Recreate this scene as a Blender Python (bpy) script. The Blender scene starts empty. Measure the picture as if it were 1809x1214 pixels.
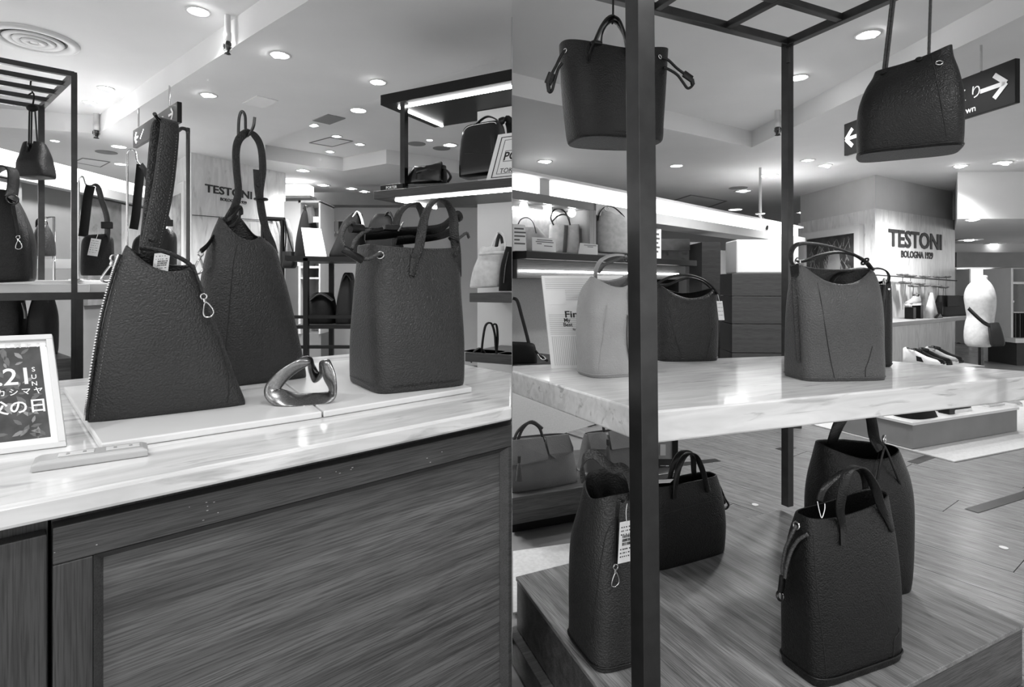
import bpy, bmesh, math, random
from mathutils import Vector, Matrix
from mathutils.bvhtree import BVHTree
random.seed(7)
V = Vector
scene = bpy.context.scene
COL = scene.collection
# ---------------------------------------------------------------- camera, world, exposure
EYE, FPX, CX, CY, IW, IH = 1.2, 1000.0, 904.5, 500.0, 1809, 1214
cam_data = bpy.data.cameras.new('camera'); cam = bpy.data.objects.new('camera', cam_data); COL.objects.link(cam)
cam.location = (0, 0, EYE); cam.rotation_euler = (math.pi/2, 0, 0)
cam_data.sensor_width = 36; cam_data.lens = FPX/IW*36; cam_data.shift_y = -(IH/2-CY)/IW
cam_data.clip_start = .05; cam_data.clip_end = 100
scene.camera = cam
world = bpy.data.worlds.new('world'); scene.world = world; world.use_nodes = True
bgn = world.node_tree.nodes['Background']; bgn.inputs[0].default_value = (1, 1, 1, 1); bgn.inputs[1].default_value = .62
vs = scene.view_settings; vs.view_transform = 'Standard'; vs.look = 'None'; vs.gamma = 1; vs.use_curve_mapping = False; vs.exposure = 1.35
scene.cycles.max_bounces = 6; scene.cycles.diffuse_bounces = 3; scene.cycles.glossy_bounces = 3; scene.cycles.transmission_bounces = 6
SPOT_W = 34.0

# ---------------------------------------------------------------- geometry helpers
def P(u, v, z):                       # point of a horizontal plane seen at pixel u,v
    y = FPX*(EYE-z)/(v-CY); return V(((u-CX)*y/FPX, y, z))
def Q(u, v, y):                       # point at depth y
    return V(((u-CX)*y/FPX, y, EYE-(v-CY)*y/FPX))
def unit2(e): e = V((e[0], e[1], 0)); return e.normalized()
class Fr:
    def __init__(s, base, e=(1, 0)):
        s.o = V(base); s.e = unit2(e); s.n = V((-s.e.y, s.e.x, 0)); s.k = V((0, 0, 1))
        s.m = Matrix(((s.e.x, s.n.x, 0, s.o.x), (s.e.y, s.n.y, 0, s.o.y), (0, 0, 1, s.o.z), (0, 0, 0, 1)))
    def at(s, u, v, off=0.0):
        d = V(((u-CX)/FPX, 1, -(v-CY)/FPX)); c = V((0, 0, EYE)); o = s.o+s.n*off
        return c + d*((o-c).dot(s.n)/d.dot(s.n))
    def loc(s, u, v, off=0.0):
        p = s.at(u, v, off)-s.o; return p.dot(s.e), p.z
    def w(s, x, y, z): return s.o+s.e*x+s.n*y+s.k*z
def smooth(pts, n=8, closed=False):
    pts = [V(p) for p in pts]; out = []; m = len(pts)
    for i in range(m if closed else m-1):
        if closed: a, b, c, d = pts[i-1], pts[i], pts[(i+1) % m], pts[(i+2) % m]
        else: a, b, c, d = pts[max(i-1, 0)], pts[i], pts[i+1], pts[min(i+2, m-1)]
        for j in range(n):
            t = j/n
            out.append(.5*((2*b)+(c-a)*t+(2*a-5*b+4*c-d)*t*t+(3*b-a-3*c+d)*t**3))
    if not closed: out.append(pts[-1])
    return out
class MB:
    def __init__(s): s.v = []; s.f = []; s.sm = []
    def add(s, vs_, fs, smo=False):
        b = len(s.v); s.v += [V(p) for p in vs_]
        for f in fs: s.f.append([b+i for i in f]); s.sm.append(smo)
        return s
    def box(s, o, ex, ey, ez, a, b, c):    # centre, axes, full sizes
        o = V(o); ex = V(ex)*a/2; ey = V(ey)*b/2; ez = V(ez)*c/2
        vs_ = [o+ex*i+ey*j+ez*k for k in (-1, 1) for (i, j) in ((-1, -1), (1, -1), (1, 1), (-1, 1))]
        return s.add(vs_, [(3, 2, 1, 0), (4, 5, 6, 7), (0, 1, 5, 4), (1, 2, 6, 5), (2, 3, 7, 6), (3, 0, 4, 7)])
    def fbox(s, fr, x0, x1, y0, y1, z0, z1):
        return s.box(fr.w((x0+x1)/2, (y0+y1)/2, (z0+z1)/2), fr.e, fr.n, fr.k, x1-x0, y1-y0, z1-z0)
    def prism(s, poly, z0, z1):            # ccw polygon of xy points
        n = len(poly); vs_ = [V((p[0], p[1], z0)) for p in poly]+[V((p[0], p[1], z1)) for p in poly]
        return s.add(vs_, [tuple(range(n))[::-1], tuple(range(n, 2*n))]+[(i, (i+1) % n, n+(i+1) % n, n+i) for i in range(n)])
    def slab(s, quad, d):                  # polygon of 3d points pushed along vector d
        n = len(quad); vs_ = [V(p) for p in quad]; vs_ += [p+V(d) for p in vs_]
        return s.add(vs_, [tuple(range(n))[::-1], tuple(range(n, 2*n))]+[(i, (i+1) % n, n+(i+1) % n, n+i) for i in range(n)])
    def sweep(s, path, prof, side=None, closed=False, caps=True):   # prof: fn(t)->list of (a,b)
        path = [V(p) for p in path]; n = len(path); rings = []; prev = None
        for i, p in enumerate(path):
            t = (path[(i+1) % n]-path[i-1]) if closed else (path[min(i+1, n-1)]-path[max(i-1, 0)])
            t = t.normalized() if t.length > 1e-9 else V((0, 0, 1))
            if side is None:
                if prev is None:
                    a = t.cross(V((0, 0, 1)))
                    if a.length < 1e-3: a = t.cross(V((1, 0, 0)))
                else: a = prev-t*prev.dot(t)
            else:
                sv = side(i/(n-1)) if callable(side) else V(side)
                a = sv-t*sv.dot(t)
                if a.length < 1e-4: a = prev or t.orthogonal()
            a.normalize(); prev = a; b = t.cross(a)
            rings.append([p+a*x+b*y for x, y in prof(i/(n-1))])
        k = len(rings[0]); vs_ = [q for r in rings for q in r]; fs = []
        for i in range(n if closed else n-1):
            j = (i+1) % n
            for q in range(k): fs.append((i*k+q, i*k+(q+1) % k, j*k+(q+1) % k, j*k+q))
        s.add(vs_, fs, True)
        if not closed and caps: s.add(rings[0], [tuple(range(k))[::-1]]); s.add(rings[-1], [tuple(range(k))])
        return s
    def tube(s, path, r, seg=8, closed=False, sm=6):
        if sm: path = smooth(path, sm, closed)
        rr = r if callable(r) else (lambda t: r)
        return s.sweep(path, lambda t: [(math.cos(2*math.pi*q/seg)*rr(t), math.sin(2*math.pi*q/seg)*rr(t)) for q in range(seg)], None, closed)
    def strap(s, path, w, th, side, sm=8, closed=False):
        if sm: path = smooth(path, sm, closed)
        ww = w if callable(w) else (lambda t: w)
        def prof(t):
            a = ww(t)/2; b = th/2; c = min(b*.7, a*.5)
            return [(-a, -b+c), (-a+c, -b), (a-c, -b), (a, -b+c), (a, b-c), (a-c, b), (-a+c, b), (-a, b-c)]
        return s.sweep(path, prof, side, closed)
    def rope(s, path, r, pitch=.014, sm=8):
        path = smooth(path, sm)
        for ph in range(3):
            acc = 0; q = []; dense = []
            for i in range(len(path)-1):
                L = (path[i+1]-path[i]).length; m = max(1, int(L/(pitch/7)))
                dense += [path[i].lerp(path[i+1], j/m) for j in range(m)]
            dense.append(path[-1]); prev = None
            for i, p in enumerate(dense):
                t = (dense[min(i+1, len(dense)-1)]-dense[max(i-1, 0)]).normalized()
                a = t.cross(V((.3, .2, 1))) if prev is None else prev-t*prev.dot(t)
                a.normalize(); prev = a; b = t.cross(a)
                if i: acc += (p-dense[i-1]).length
                an = 2*math.pi*(acc/pitch+ph/3); q.append(p+(a*math.cos(an)+b*math.sin(an))*r*.5)
            s.tube(q, r*.56, 5, sm=0)
        return s
    def ring(s, c, nrm, R, r, seg=20, k=6, sx=1.0, up=None):
        nrm = V(nrm).normalized(); a = V(up) if up else nrm.orthogonal(); a = (a-nrm*a.dot(nrm)).normalized(); b = nrm.cross(a)
        return s.tube([V(c)+(a*math.cos(2*math.pi*i/seg)*sx+b*math.sin(2*math.pi*i/seg))*R for i in range(seg)], r, k, True, 0)
    def disc(s, c, nrm, R, th, seg=18, dome=0.0):
        nrm = V(nrm).normalized(); a = nrm.orthogonal().normalized(); b = nrm.cross(a); c = V(c)
        ring = lambda R_, h: [c+(a*math.cos(2*math.pi*i/seg)+b*math.sin(2*math.pi*i/seg))*R_+nrm*h for i in range(seg)]
        vs_ = ring(R, 0)+ring(R, th*.7)+ring(R*.8, th+dome)
        fs = [(i, (i+1) % seg, seg+(i+1) % seg, seg+i) for i in range(seg)]+[(seg+i, seg+(i+1) % seg, 2*seg+(i+1) % seg, 2*seg+i) for i in range(seg)]
        return s.add(vs_, fs+[tuple(range(seg))[::-1], tuple(range(2*seg, 3*seg))], False)
    def lathe(s, c, prof, seg=24, ax=(0, 0, 1), sx=1.0, ref=None):   # prof: (r, h)
        ax = V(ax).normalized(); a = V(ref) if ref else ax.orthogonal(); a = (a-ax*a.dot(ax)).normalized(); b = ax.cross(a); c = V(c)
        vs_ = [c+(a*math.cos(2*math.pi*i/seg)*sx+b*math.sin(2*math.pi*i/seg))*r+ax*h for r, h in prof for i in range(seg)]
        fs = [(j*seg+i, j*seg+(i+1) % seg, (j+1)*seg+(i+1) % seg, (j+1)*seg+i) for j in range(len(prof)-1) for i in range(seg)]
        s.add(vs_, fs, True); n = len(prof)
        return s
    def ell(s, c, ax, ay, az, seg=14, rg=8):
        c = V(c); ax = V(ax); ay = V(ay); az = V(az)
        vs_ = []
        for j in range(rg+1):
            f = math.pi*j/rg
            for i in range(seg):
                t = 2*math.pi*i/seg; vs_.append(c+ax*math.sin(f)*math.cos(t)+ay*math.sin(f)*math.sin(t)+az*math.cos(f))
        return s.add(vs_, [(j*seg+i, j*seg+(i+1) % seg, (j+1)*seg+(i+1) % seg, (j+1)*seg+i) for j in range(rg) for i in range(seg)], True)
    def rings(s, R, cap0=True, cap1=False):
        k = len(R[0]); b = [p for r in R for p in r]
        fs = [(i*k+q, i*k+(q+1) % k, (i+1)*k+(q+1) % k, (i+1)*k+q) for i in range(len(R)-1) for q in range(k)]
        if cap0: fs.append(tuple(range(k))[::-1])
        if cap1: fs.append(tuple(range((len(R)-1)*k, len(R)*k)))
        return s.add(b, fs, True)
    def build(s, name, mat, m=None, fix=True):
        me = bpy.data.meshes.new(name); inv = m.inverted() if m else Matrix()
        me.from_pydata([inv @ p for p in s.v], [], s.f); me.polygons.foreach_set('use_smooth', s.sm)
        me.validate()
        if fix:
            bm = bmesh.new(); bm.from_mesh(me); bmesh.ops.recalc_face_normals(bm, faces=bm.faces); bm.to_mesh(me); bm.free()
        me.materials.append(mat); me.update(); return me
def clip_mb(mb, side):                    # keep what lies on one side of the partition plane x = 0
    bm = bmesh.new(); vsb = [bm.verts.new(p) for p in mb.v]
    for f, sm_ in zip(mb.f, mb.sm):
        try: q = bm.faces.new([vsb[i] for i in f]); q.smooth = sm_
        except ValueError: pass
    g = bm.verts[:]+bm.edges[:]+bm.faces[:]
    r = bmesh.ops.bisect_plane(bm, geom=g, dist=1e-6, plane_co=(.0008*side, 0, 0), plane_no=(-side, 0, 0), clear_outer=True)
    eds = [e for e in r['geom_cut'] if isinstance(e, bmesh.types.BMEdge)]
    bmesh.ops.holes_fill(bm, edges=[e for e in eds if e.is_boundary]); bm.verts.index_update()
    o = MB(); o.v = [v.co.copy() for v in bm.verts]; o.f = [[v.index for v in f.verts] for f in bm.faces]; o.sm = [f.smooth for f in bm.faces]
    bm.free(); return o

# ---------------------------------------------------------------- object helpers
def props(o, label=None, cat=None, group=None, kind=None):
    for k, val in (('label', label), ('category', cat), ('group', group), ('kind', kind)):
        if val: o[k] = val
class Thing:
    def __init__(s, name, label, cat, base, e=(1, 0), group=None):
        s.fr = base if isinstance(base, Fr) else Fr(base, e)
        s.o = bpy.data.objects.new(name, None); COL.objects.link(s.o); s.o.matrix_world = s.fr.m; s.o.empty_display_size = .05
        props(s.o, label, cat, group)
    def part(s, name, mb, mat, parent=None, label=None, bevel=0, kind=None, sub=0):
        o = bpy.data.objects.new(name, mb.build(name, mat, s.fr.m)); COL.objects.link(o); o.parent = parent or s.o
        finish(o, bevel, sub); props(o, label, None, None, kind); return o
def finish(o, bevel=0, sub=0):
    if bevel:
        b = o.modifiers.new('bevel', 'BEVEL'); b.width = bevel; b.segments = 2; b.limit_method = 'ANGLE'; b.angle_limit = .7
    if sub:
        b = o.modifiers.new('sub', 'SUBSURF'); b.levels = sub; b.render_levels = sub
def solo(name, label, cat, base, e, mb, mat, group=None, bevel=0, kind=None, sub=0):
    fr = base if isinstance(base, Fr) else Fr(base, e)
    o = bpy.data.objects.new(name, mb.build(name, mat, fr.m)); COL.objects.link(o); o.matrix_world = fr.m
    finish(o, bevel, sub); props(o, label, cat, group, kind); return o
def struct(name, mb, mat, parent=None, bevel=0, label=None):
    o = bpy.data.objects.new(name, mb.build(name, mat)); COL.objects.link(o); finish(o, bevel)
    if parent: o.parent = parent
    else: o['kind'] = 'structure'
    if label: o['label'] = label
    return o
def copy_tree(o, parent=None):
    c = o.copy(); COL.objects.link(c); c.parent = parent
    for ch in list(o.children): copy_tree(ch, c)
    return c
def text_mb(s, org, ex, ez, h, th=.0006, align='CENTER', spacing=1.0, bold=0.0):   # lettering as thin geometry
    cu = bpy.data.curves.new('lettering', 'FONT'); cu.body = s; cu.size = 1; cu.align_x = align; cu.align_y = 'CENTER'
    cu.space_character = spacing; cu.offset = bold; cu.resolution_u = 3; cu.extrude = .01
    o = bpy.data.objects.new('lettering', cu); COL.objects.link(o)
    dg = bpy.context.evaluated_depsgraph_get(); me = bpy.data.meshes.new_from_object(o.evaluated_get(dg))
    ex = V(ex); ez = V(ez); nn = ex.cross(ez).normalized(); org = V(org); mb = MB()
    mb.add([org+(ex*v.co.x+ez*v.co.y)*h+nn*(v.co.z/.01*th) for v in me.vertices], [tuple(p.vertices) for p in me.polygons])
    bpy.data.objects.remove(o); bpy.data.curves.remove(cu); bpy.data.meshes.remove(me); return mb
def join(*mbs):
    o = MB()
    for m in mbs: b = len(o.v); o.v += m.v; o.f += [[b+i for i in f] for f in m.f]; o.sm += m.sm
    return o
def hitter(o):                             # where the sight line through a pixel meets a finished body
    bpy.context.view_layer.update(); mw = o.matrix_world.copy()
    vs_ = [mw @ v.co for v in o.data.vertices]; t = BVHTree.FromPolygons(vs_, [tuple(p.vertices) for p in o.data.polygons])
    def h(u, v, off=.002):
        c = V((0, 0, EYE)); d = V(((u-CX)/FPX, 1, -(v-CY)/FPX)).normalized(); p, n, i, dist = t.ray_cast(c, d)
        if p is None:
            p, n, i, dist = t.find_nearest(c+d*(sum(((q-c).dot(d) for q in vs_), 0)/len(vs_)))
        if n.dot(d) > 0: n = -n
        h.n = n; return p+n*off
    return h

# ---------------------------------------------------------------- materials (all greys: a black and white photograph)
def lin(s): s /= 255; return s/12.92 if s <= .04045 else ((s+.055)/1.055)**2.4
def g4(s): v = lin(s); return (v, v, v, 1)
MATS = {}
def base_mat(name, s, rough=.5, metal=0.0, spec=.5, coat=0.0):
    m = bpy.data.materials.new(name); m.use_nodes = True; b = m.node_tree.nodes['Principled BSDF']
    b.inputs['Base Color'].default_value = g4(s); b.inputs['Roughness'].default_value = rough; b.inputs['Metallic'].default_value = metal
    b.inputs['Specular IOR Level'].default_value = spec; b.inputs['Coat Weight'].default_value = coat
    MATS[name] = m; return m, m.node_tree, b
def noise_tint(nt, b, s, amt, scale, stretch=(1, 1, 1), detail=4, dist=0.0, bump=0.0, bscale=None, bd=.001):
    tc = nt.nodes.new('ShaderNodeTexCoord'); mp = nt.nodes.new('ShaderNodeMapping'); mp.inputs['Scale'].default_value = stretch
    nt.links.new(tc.outputs['Object'], mp.inputs[0]); n = nt.nodes.new('ShaderNodeTexNoise')
    n.inputs['Scale'].default_value = scale; n.inputs['Detail'].default_value = detail; n.inputs['Distortion'].default_value = dist
    nt.links.new(mp.outputs[0], n.inputs['Vector'])
    r = nt.nodes.new('ShaderNodeValToRGB'); r.color_ramp.elements[0].position = .3; r.color_ramp.elements[1].position = .7
    r.color_ramp.elements[0].color = g4(max(s-amt, 0)); r.color_ramp.elements[1].color = g4(min(s+amt, 255))
    nt.links.new(n.outputs['Fac'], r.inputs[0]); nt.links.new(r.outputs[0], b.inputs['Base Color'])
    if bump:
        bp = nt.nodes.new('ShaderNodeBump'); bp.inputs['Strength'].default_value = bump; bp.inputs['Distance'].default_value = bd
        nt.links.new(n.outputs['Fac'], bp.inputs['Height']); nt.links.new(bp.outputs[0], b.inputs['Normal'])
    return mp, n
def plain(name, s, rough=.5, metal=0.0, amt=3, scale=12, spec=.5, coat=0.0, bump=0.0):
    m, nt, b = base_mat(name, s, rough, metal, spec, coat); noise_tint(nt, b, s, amt, scale, bump=bump); return m
def leather(name, s, rough=.42, scale=230, strength=.75, spec=.34):
    m, nt, b = base_mat(name, s, rough, 0, spec)
    mp, n = noise_tint(nt, b, s, max(2, s*.05), 9)
    wn = nt.nodes.new('ShaderNodeTexNoise'); wn.inputs['Scale'].default_value = 60
    mx = nt.nodes.new('ShaderNodeMixRGB'); mx.inputs[0].default_value = .012
    nt.links.new(mp.outputs[0], wn.inputs['Vector']); nt.links.new(mp.outputs[0], mx.inputs[1]); nt.links.new(wn.outputs['Color'], mx.inputs[2])
    vo = nt.nodes.new('ShaderNodeTexVoronoi'); vo.feature = 'F1'; vo.inputs['Scale'].default_value = scale; nt.links.new(mx.outputs[0], vo.inputs['Vector'])
    bp = nt.nodes.new('ShaderNodeBump'); bp.inputs['Strength'].default_value = strength; bp.inputs['Distance'].default_value = .0022; bp.invert = True
    nt.links.new(vo.outputs['Distance'], bp.inputs['Height']); nt.links.new(bp.outputs[0], b.inputs['Normal'])
    return m
def wood(name, s, amt, axis='x', rough=.42, scale=5.0, bump=.25):
    m, nt, b = base_mat(name, s, rough)
    st = {'x': (.028, 1, 1), 'y': (1, .028, 1), 'z': (1, 1, .028)}[axis]
    mp, n = noise_tint(nt, b, s, amt, scale*7, st, 8, .05)
    n2 = nt.nodes.new('ShaderNodeTexNoise'); n2.inputs['Scale'].default_value = scale*85; n2.inputs['Detail'].default_value = 4
    nt.links.new(mp.outputs[0], n2.inputs['Vector'])
    r = [q for q in nt.nodes if q.type == 'VALTORGB'][0]
    r2 = nt.nodes.new('ShaderNodeValToRGB'); r2.color_ramp.elements[0].position = .36; r2.color_ramp.elements[1].position = .58
    r2.color_ramp.elements[0].color = (.34, .34, .34, 1); r2.color_ramp.elements[1].color = (1, 1, 1, 1)
    mx = nt.nodes.new('ShaderNodeMixRGB'); mx.blend_type = 'MULTIPLY'; mx.inputs[0].default_value = .8
    nt.links.new(n2.outputs['Fac'], r2.inputs[0]); nt.links.new(r.outputs[0], mx.inputs[1]); nt.links.new(r2.outputs[0], mx.inputs[2]); nt.links.new(mx.outputs[0], b.inputs['Base Color'])
    bp = nt.nodes.new('ShaderNodeBump'); bp.inputs['Strength'].default_value = bump; bp.inputs['Distance'].default_value = .001
    nt.links.new(n2.outputs['Fac'], bp.inputs['Height']); nt.links.new(bp.outputs[0], b.inputs['Normal'])
    return m
def marble(name, s, rough=.12, ang=.5, st=(1.2, 7, 7), dark=70, scale=3.0):
    m, nt, b = base_mat(name, s, rough); mp, n = noise_tint(nt, b, s, 14, scale, st, 8, 1.2); mp.inputs['Rotation'].default_value = (0, 0, ang)
    n2 = nt.nodes.new('ShaderNodeTexNoise'); n2.inputs['Scale'].default_value = scale*1.6; n2.inputs['Detail'].default_value = 10; n2.inputs['Distortion'].default_value = .8
    nt.links.new(mp.outputs[0], n2.inputs['Vector'])
    r2 = nt.nodes.new('ShaderNodeValToRGB'); e = r2.color_ramp.elements; e[0].position = .27; e[1].position = .40; e[0].color = g4(255-dark); e[1].color = (1, 1, 1, 1)
    nt.links.new(n2.outputs['Fac'], r2.inputs[0]); r = [q for q in nt.nodes if q.type == 'VALTORGB'][0]
    mx = nt.nodes.new('ShaderNodeMixRGB'); mx.blend_type = 'MULTIPLY'; mx.inputs[0].default_value = 1
    nt.links.new(r.outputs[0], mx.inputs[1]); nt.links.new(r2.outputs[0], mx.inputs[2]); nt.links.new(mx.outputs[0], b.inputs['Base Color']); return m
def emis(name, strength, s=255):
    m, nt, b = base_mat(name, s); b.inputs['Emission Color'].default_value = (1, 1, 1, 1); b.inputs['Emission Strength'].default_value = strength; return m
def glass(name):
    m, nt, b = base_mat(name, 250, .04); b.inputs['Transmission Weight'].default_value = 1; b.inputs['IOR'].default_value = 1.08; return m

M_ceil = plain('ceiling_paint', 226, .8, amt=2, scale=3)
M_ceil2 = plain('soffit_paint', 220, .8, amt=2, scale=3)
M_wall = plain('wall_paint', 196, .75, amt=3, scale=4)
M_walld = plain('wall_grey', 128, .7, amt=4, scale=4)
M_white = plain('white_laminate', 216, .25, amt=2)
M_card = plain('white_card', 232, .5, amt=2)
M_print = plain('black_print', 30, .6, amt=2)
M_printg = plain('grey_print', 95, .5, amt=3)
M_black = plain('black_metal', 14, .4, amt=2, spec=.25)
M_frame = plain('dark_bronze_metal', 66, .3, .8, amt=5, scale=20)
M_chrome = plain('chrome', 205, .12, 1.0, amt=4)
M_dkchrome = plain('gunmetal', 78, .22, 1.0, amt=8)
M_pewter = plain('brushed_pewter', 120, .27, 1.0, amt=14, scale=300)
M_blk = leather('black_leather', 14, .42, 260, .5)
M_blk2 = leather('black_smooth_leather', 13, .36, 260, .3)
M_char = leather('charcoal_leather', 46, .42)
M_char2 = leather('dark_charcoal_leather', 36, .42)
M_grey = leather('grey_leather', 74, .44)
M_lt = leather('light_grey_leather', 148, .5, strength=.5)
M_taupe = leather('taupe_leather', 104, .45, strength=.4)
M_lining = plain('dark_lining', 18, .85, amt=3, scale=60)
M_linen = plain('canvas_white', 205, .9, amt=10, scale=40, bump=.4)
M_linen2 = plain('canvas_grey', 178, .9, amt=12, scale=30, bump=.4)
M_cord = plain('braided_cord', 58, .5, amt=18, scale=220)
M_nylon = plain('black_nylon', 10, .65, amt=4, scale=80, bump=.3, spec=.2)
M_patent = plain('glossy_black_leather', 14, .2, amt=4)
M_cab = wood('cabinet_oak_dark', 88, 20, 'x', .42, 5)
M_cabv = wood('cabinet_oak_upright', 58, 9, 'z', .42, 5)
M_rail = wood('cabinet_rail', 66, 5, 'x', .4, 6)
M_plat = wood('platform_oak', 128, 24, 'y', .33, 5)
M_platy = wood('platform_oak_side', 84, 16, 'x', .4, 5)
M_floor = wood('floor_plank_oak', 142, 16, 'x', .22, 4, .1)
M_floor2 = plain('floor_far', 132, .25, amt=10, scale=2)
M_inlay = plain('floor_inlay', 58, .3, amt=5)
M_mat = plain('pale_floor', 188, .5, amt=8, scale=60)
M_wooddk = wood('dark_walnut', 52, 8, 'x', .4, 5)
M_marble = marble('counter_marble', 208, dark=55)
M_marble2 = marble('table_marble', 212, .1, .45, (1.0, 9, 9), 60, 2.6)
M_stone = marble('pillar_marble', 212, .3, .3, (6, 6, 1.3), 45, 2.0)
M_stoned = marble('pillar_stone_dark', 120, .4, .4, (3, 3, 3), 60, 2.0)
M_fabric = plain('woven_panel', 176, .9, amt=14, scale=260, bump=.4)
M_led = emis('led_strip', 8.0)
M_cove = emis('cove_light', 1.15)
M_lamp = emis('lamp_face', 14.0)
M_dim = emis('disc_lamp', 4.0)
M_trim = plain('lamp_trim', 205, .4, amt=2)
M_glass = glass('clear_glass')
M_frost = plain('frosted_acrylic', 205, .3, amt=3)
M_ivory = plain('outlet_plastic', 170, .35, amt=2)
M_bust = plain('bust_linen', 212, .85, amt=10, scale=25, bump=.2)
M_dark = plain('dark_grey', 40, .6, amt=3)  # even dark grey for lettering, seams, wires and dark panels
M_shoe = plain('shoe_white', 225, .5, amt=4)
M_shoeg = plain('shoe_grey', 150, .6, amt=8)
M_paper = plain('flower_paper', 120, .7, amt=15, scale=40)
# ================================================================ THE SETTING
ZC, ZS = 2.75, 2.585                      # coffer ceiling, lower soffit
struct('ceiling', MB().prism([(-8.5, -3), (13, -3), (13, 15), (-8.5, 15)], ZC, ZC+.1), M_ceil)
def soffit(poly, holes=()):
    bm = bmesh.new()
    def loop(pts):
        vs_ = [bm.verts.new((p[0], p[1], ZS)) for p in pts]
        return [bm.edges.new((vs_[i], vs_[(i+1) % len(vs_)])) for i in range(len(vs_))]
    ed = loop(poly)
    for h in holes: ed += loop(h)
    bmesh.ops.triangle_fill(bm, edges=ed, use_beauty=True)
    r = bmesh.ops.extrude_face_region(bm, geom=bm.faces[:]); bmesh.ops.translate(bm, vec=(0, 0, ZC-ZS+.02), verts=[q for q in r['geom'] if isinstance(q, bmesh.types.BMVert)])
    bm.verts.index_update(); mb = MB(); mb.v = [v.co.copy() for v in bm.verts]; mb.f = [[v.index for v in f.verts] for f in bm.faces]; mb.sm = [False]*len(mb.f); bm.free(); return mb
struct('trim_1', soffit([(-.003, 1.93), (-1.38, 3.1), (-3.83, 5.24), (-4.55, 5.03), (-8.4, 3.9), (-8.4, 14.9), (-.003, 14.9)],
       [[(-2.45, 5.62), (-.9, 4.15), (-.08, 3.5), (-.08, 6.4), (-.62, 7.2), (-1.46, 6.57), (-2.09, 7.0), (-2.77, 6.35)]]), M_ceil2, label='lowered ceiling with a raised coffer beyond the wide beam')
struct('trim_2', soffit([(.003, 4.17), (2.45, 5.78), (2.64, 3.1), (2.86, -2.9), (12.9, -2.9), (12.9, 14.9), (.003, 14.9)]), M_ceil2, label='lowered ceiling around the raised coffer over the marble table')
# floor with planks where they can be told apart
floor = struct('floor', MB().prism([(-8.5, -3), (13, -3), (13, 15), (-8.5, 15)], -.12, -.012), M_floor2)
fe = V((.6, -.8, 0)); fn = V((.8, .6, 0)); PLW, PLL = .26, 1.5
plank_mb = MB().box((0, 0, -.006), (1, 0, 0), (0, 1, 0), (0, 0, 1), PLL-.003, PLW-.003, .012)
plank_me = plank_mb.build('plank', M_floor); pang = math.atan2(fe.y, fe.x); nplank = 0
for i in range(-7, 7):
    for j in range(-6, 30):
        c = V((2.6, 3.6, 0))+fe*((i+(.37*j) % 1)*PLL)+fn*((j-12)*PLW)
        if c.x < .4 or c.x > 6.8 or c.y < .6 or c.y > 7: continue
        u, v = CX+c.x/c.y*FPX, CY+EYE/c.y*FPX
        if u > 2500 or u < 1000 or v < 660: continue
        o = bpy.data.objects.new('plank', plank_me); COL.objects.link(o); o.parent = floor; o.location = c+V((0, 0, .0004*((i*7+j*3) % 3))); o.rotation_euler = (0, 0, pang); nplank += 1
def inlay(u0, v0, u1, v1):
    a, b = P(u0, v0, .001), P(u1, v1, .001); d = (b-a).normalized(); s = V((-d.y, d.x, 0))*.03
    struct('inlay_strip', MB().slab([a-s, b-s, b+s, a+s], (0, 0, .002)), M_inlay, floor)
inlay(1150, 827, 1268, 813); inlay(1716, 903, 1840, 865); inlay(1376, 795, 1400, 790); inlay(1612, 818, 1645, 806)
for (u, v, where) in ((1334, 892, 'beside the black tote handles'), (1773, 968, 'beyond the oak platform end')):
    c = P(u, v, .002)
    solo('floor_outlet', 'small round white disc in the plank floor '+where, 'floor disc', c, (1, 0), MB().disc(c, (0, 0, 1), .017, .003), M_white, 'white floor discs')
# walls round the shop
struct('wall_back', MB().prism([(-8.5, 14.6), (13, 14.6), (13, 14.8), (-8.5, 14.8)], 0, ZC), M_wall)


struct('wall_partition', MB().prism([(-.0015, 3.3), (.0015, 3.3), (.0015, 14.6), (-.0015, 14.6)], 0, ZC), M_wall)

# ---------------------------------------------------------------- ceiling lamps
def lamp_mesh():
    t = MB().lathe((0, 0, 0), [(.062, .02), (.058, .0), (.066, -.006), (.08, -.007), (.083, .0), (.08, .004)])
    r = MB().lathe((0, 0, 0), [(.06, 0), (.052, .012), (.045, .014)])
    l = MB().lathe((0, 0, 0), [(.055, .004), (.05, -.006), (.03, -.015), (.0005, -.018)])
    return t.build('trim_ring', M_trim), l.build('lamp_face', M_lamp), r.build('reflector', M_chrome)
LM = lamp_mesh(); DISC = (MB().lathe((0, 0, 0), [(.1, .002), (.1, -.006), (.108, -.007), (.112, .0)]).build('trim_ring', M_trim), MB().disc((0, 0, -.005), (0, 0, 1), .1, .004, 24).build('lamp_face', M_dim))
SMALL = (LM[0], MB().lathe((0, 0, 0), [(.03, 0), (.028, -.01), (.0005, -.014)]).build('lamp_face', M_lamp), LM[2])
def downlight(u, v, z, label, r=.06, kind='lamp', tilt=0, light=None, pos=None):
    p = pos or P(u, v, z); t = bpy.data.objects.new('downlight', None); COL.objects.link(t); t.location = p-V((0, 0, .0)); t.scale = (r/(.112 if kind == 'disc' else .08),)*3
    props(t, label, 'ceiling light', 'ceiling downlights')
    for me in (LM if kind == 'lamp' else DISC if kind == 'disc' else SMALL):
        o = bpy.data.objects.new(me.name.split('.')[0], me); COL.objects.link(o); o.parent = t
        if kind != 'disc' and me.name.startswith('lamp_face') and tilt: o.rotation_euler = (.35, tilt, 0)
    if light:
        ld = bpy.data.lights.new('downlight_beam', 'SPOT'); ld.energy = light; ld.spot_size = 2.3; ld.spot_blend = .7; ld.shadow_soft_size = .09
        lo = bpy.data.objects.new('downlight_beam', ld); COL.objects.link(lo); lo.parent = t; lo.location = (0, 0, -.05*.08/r)
W0 = SPOT_W
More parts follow.
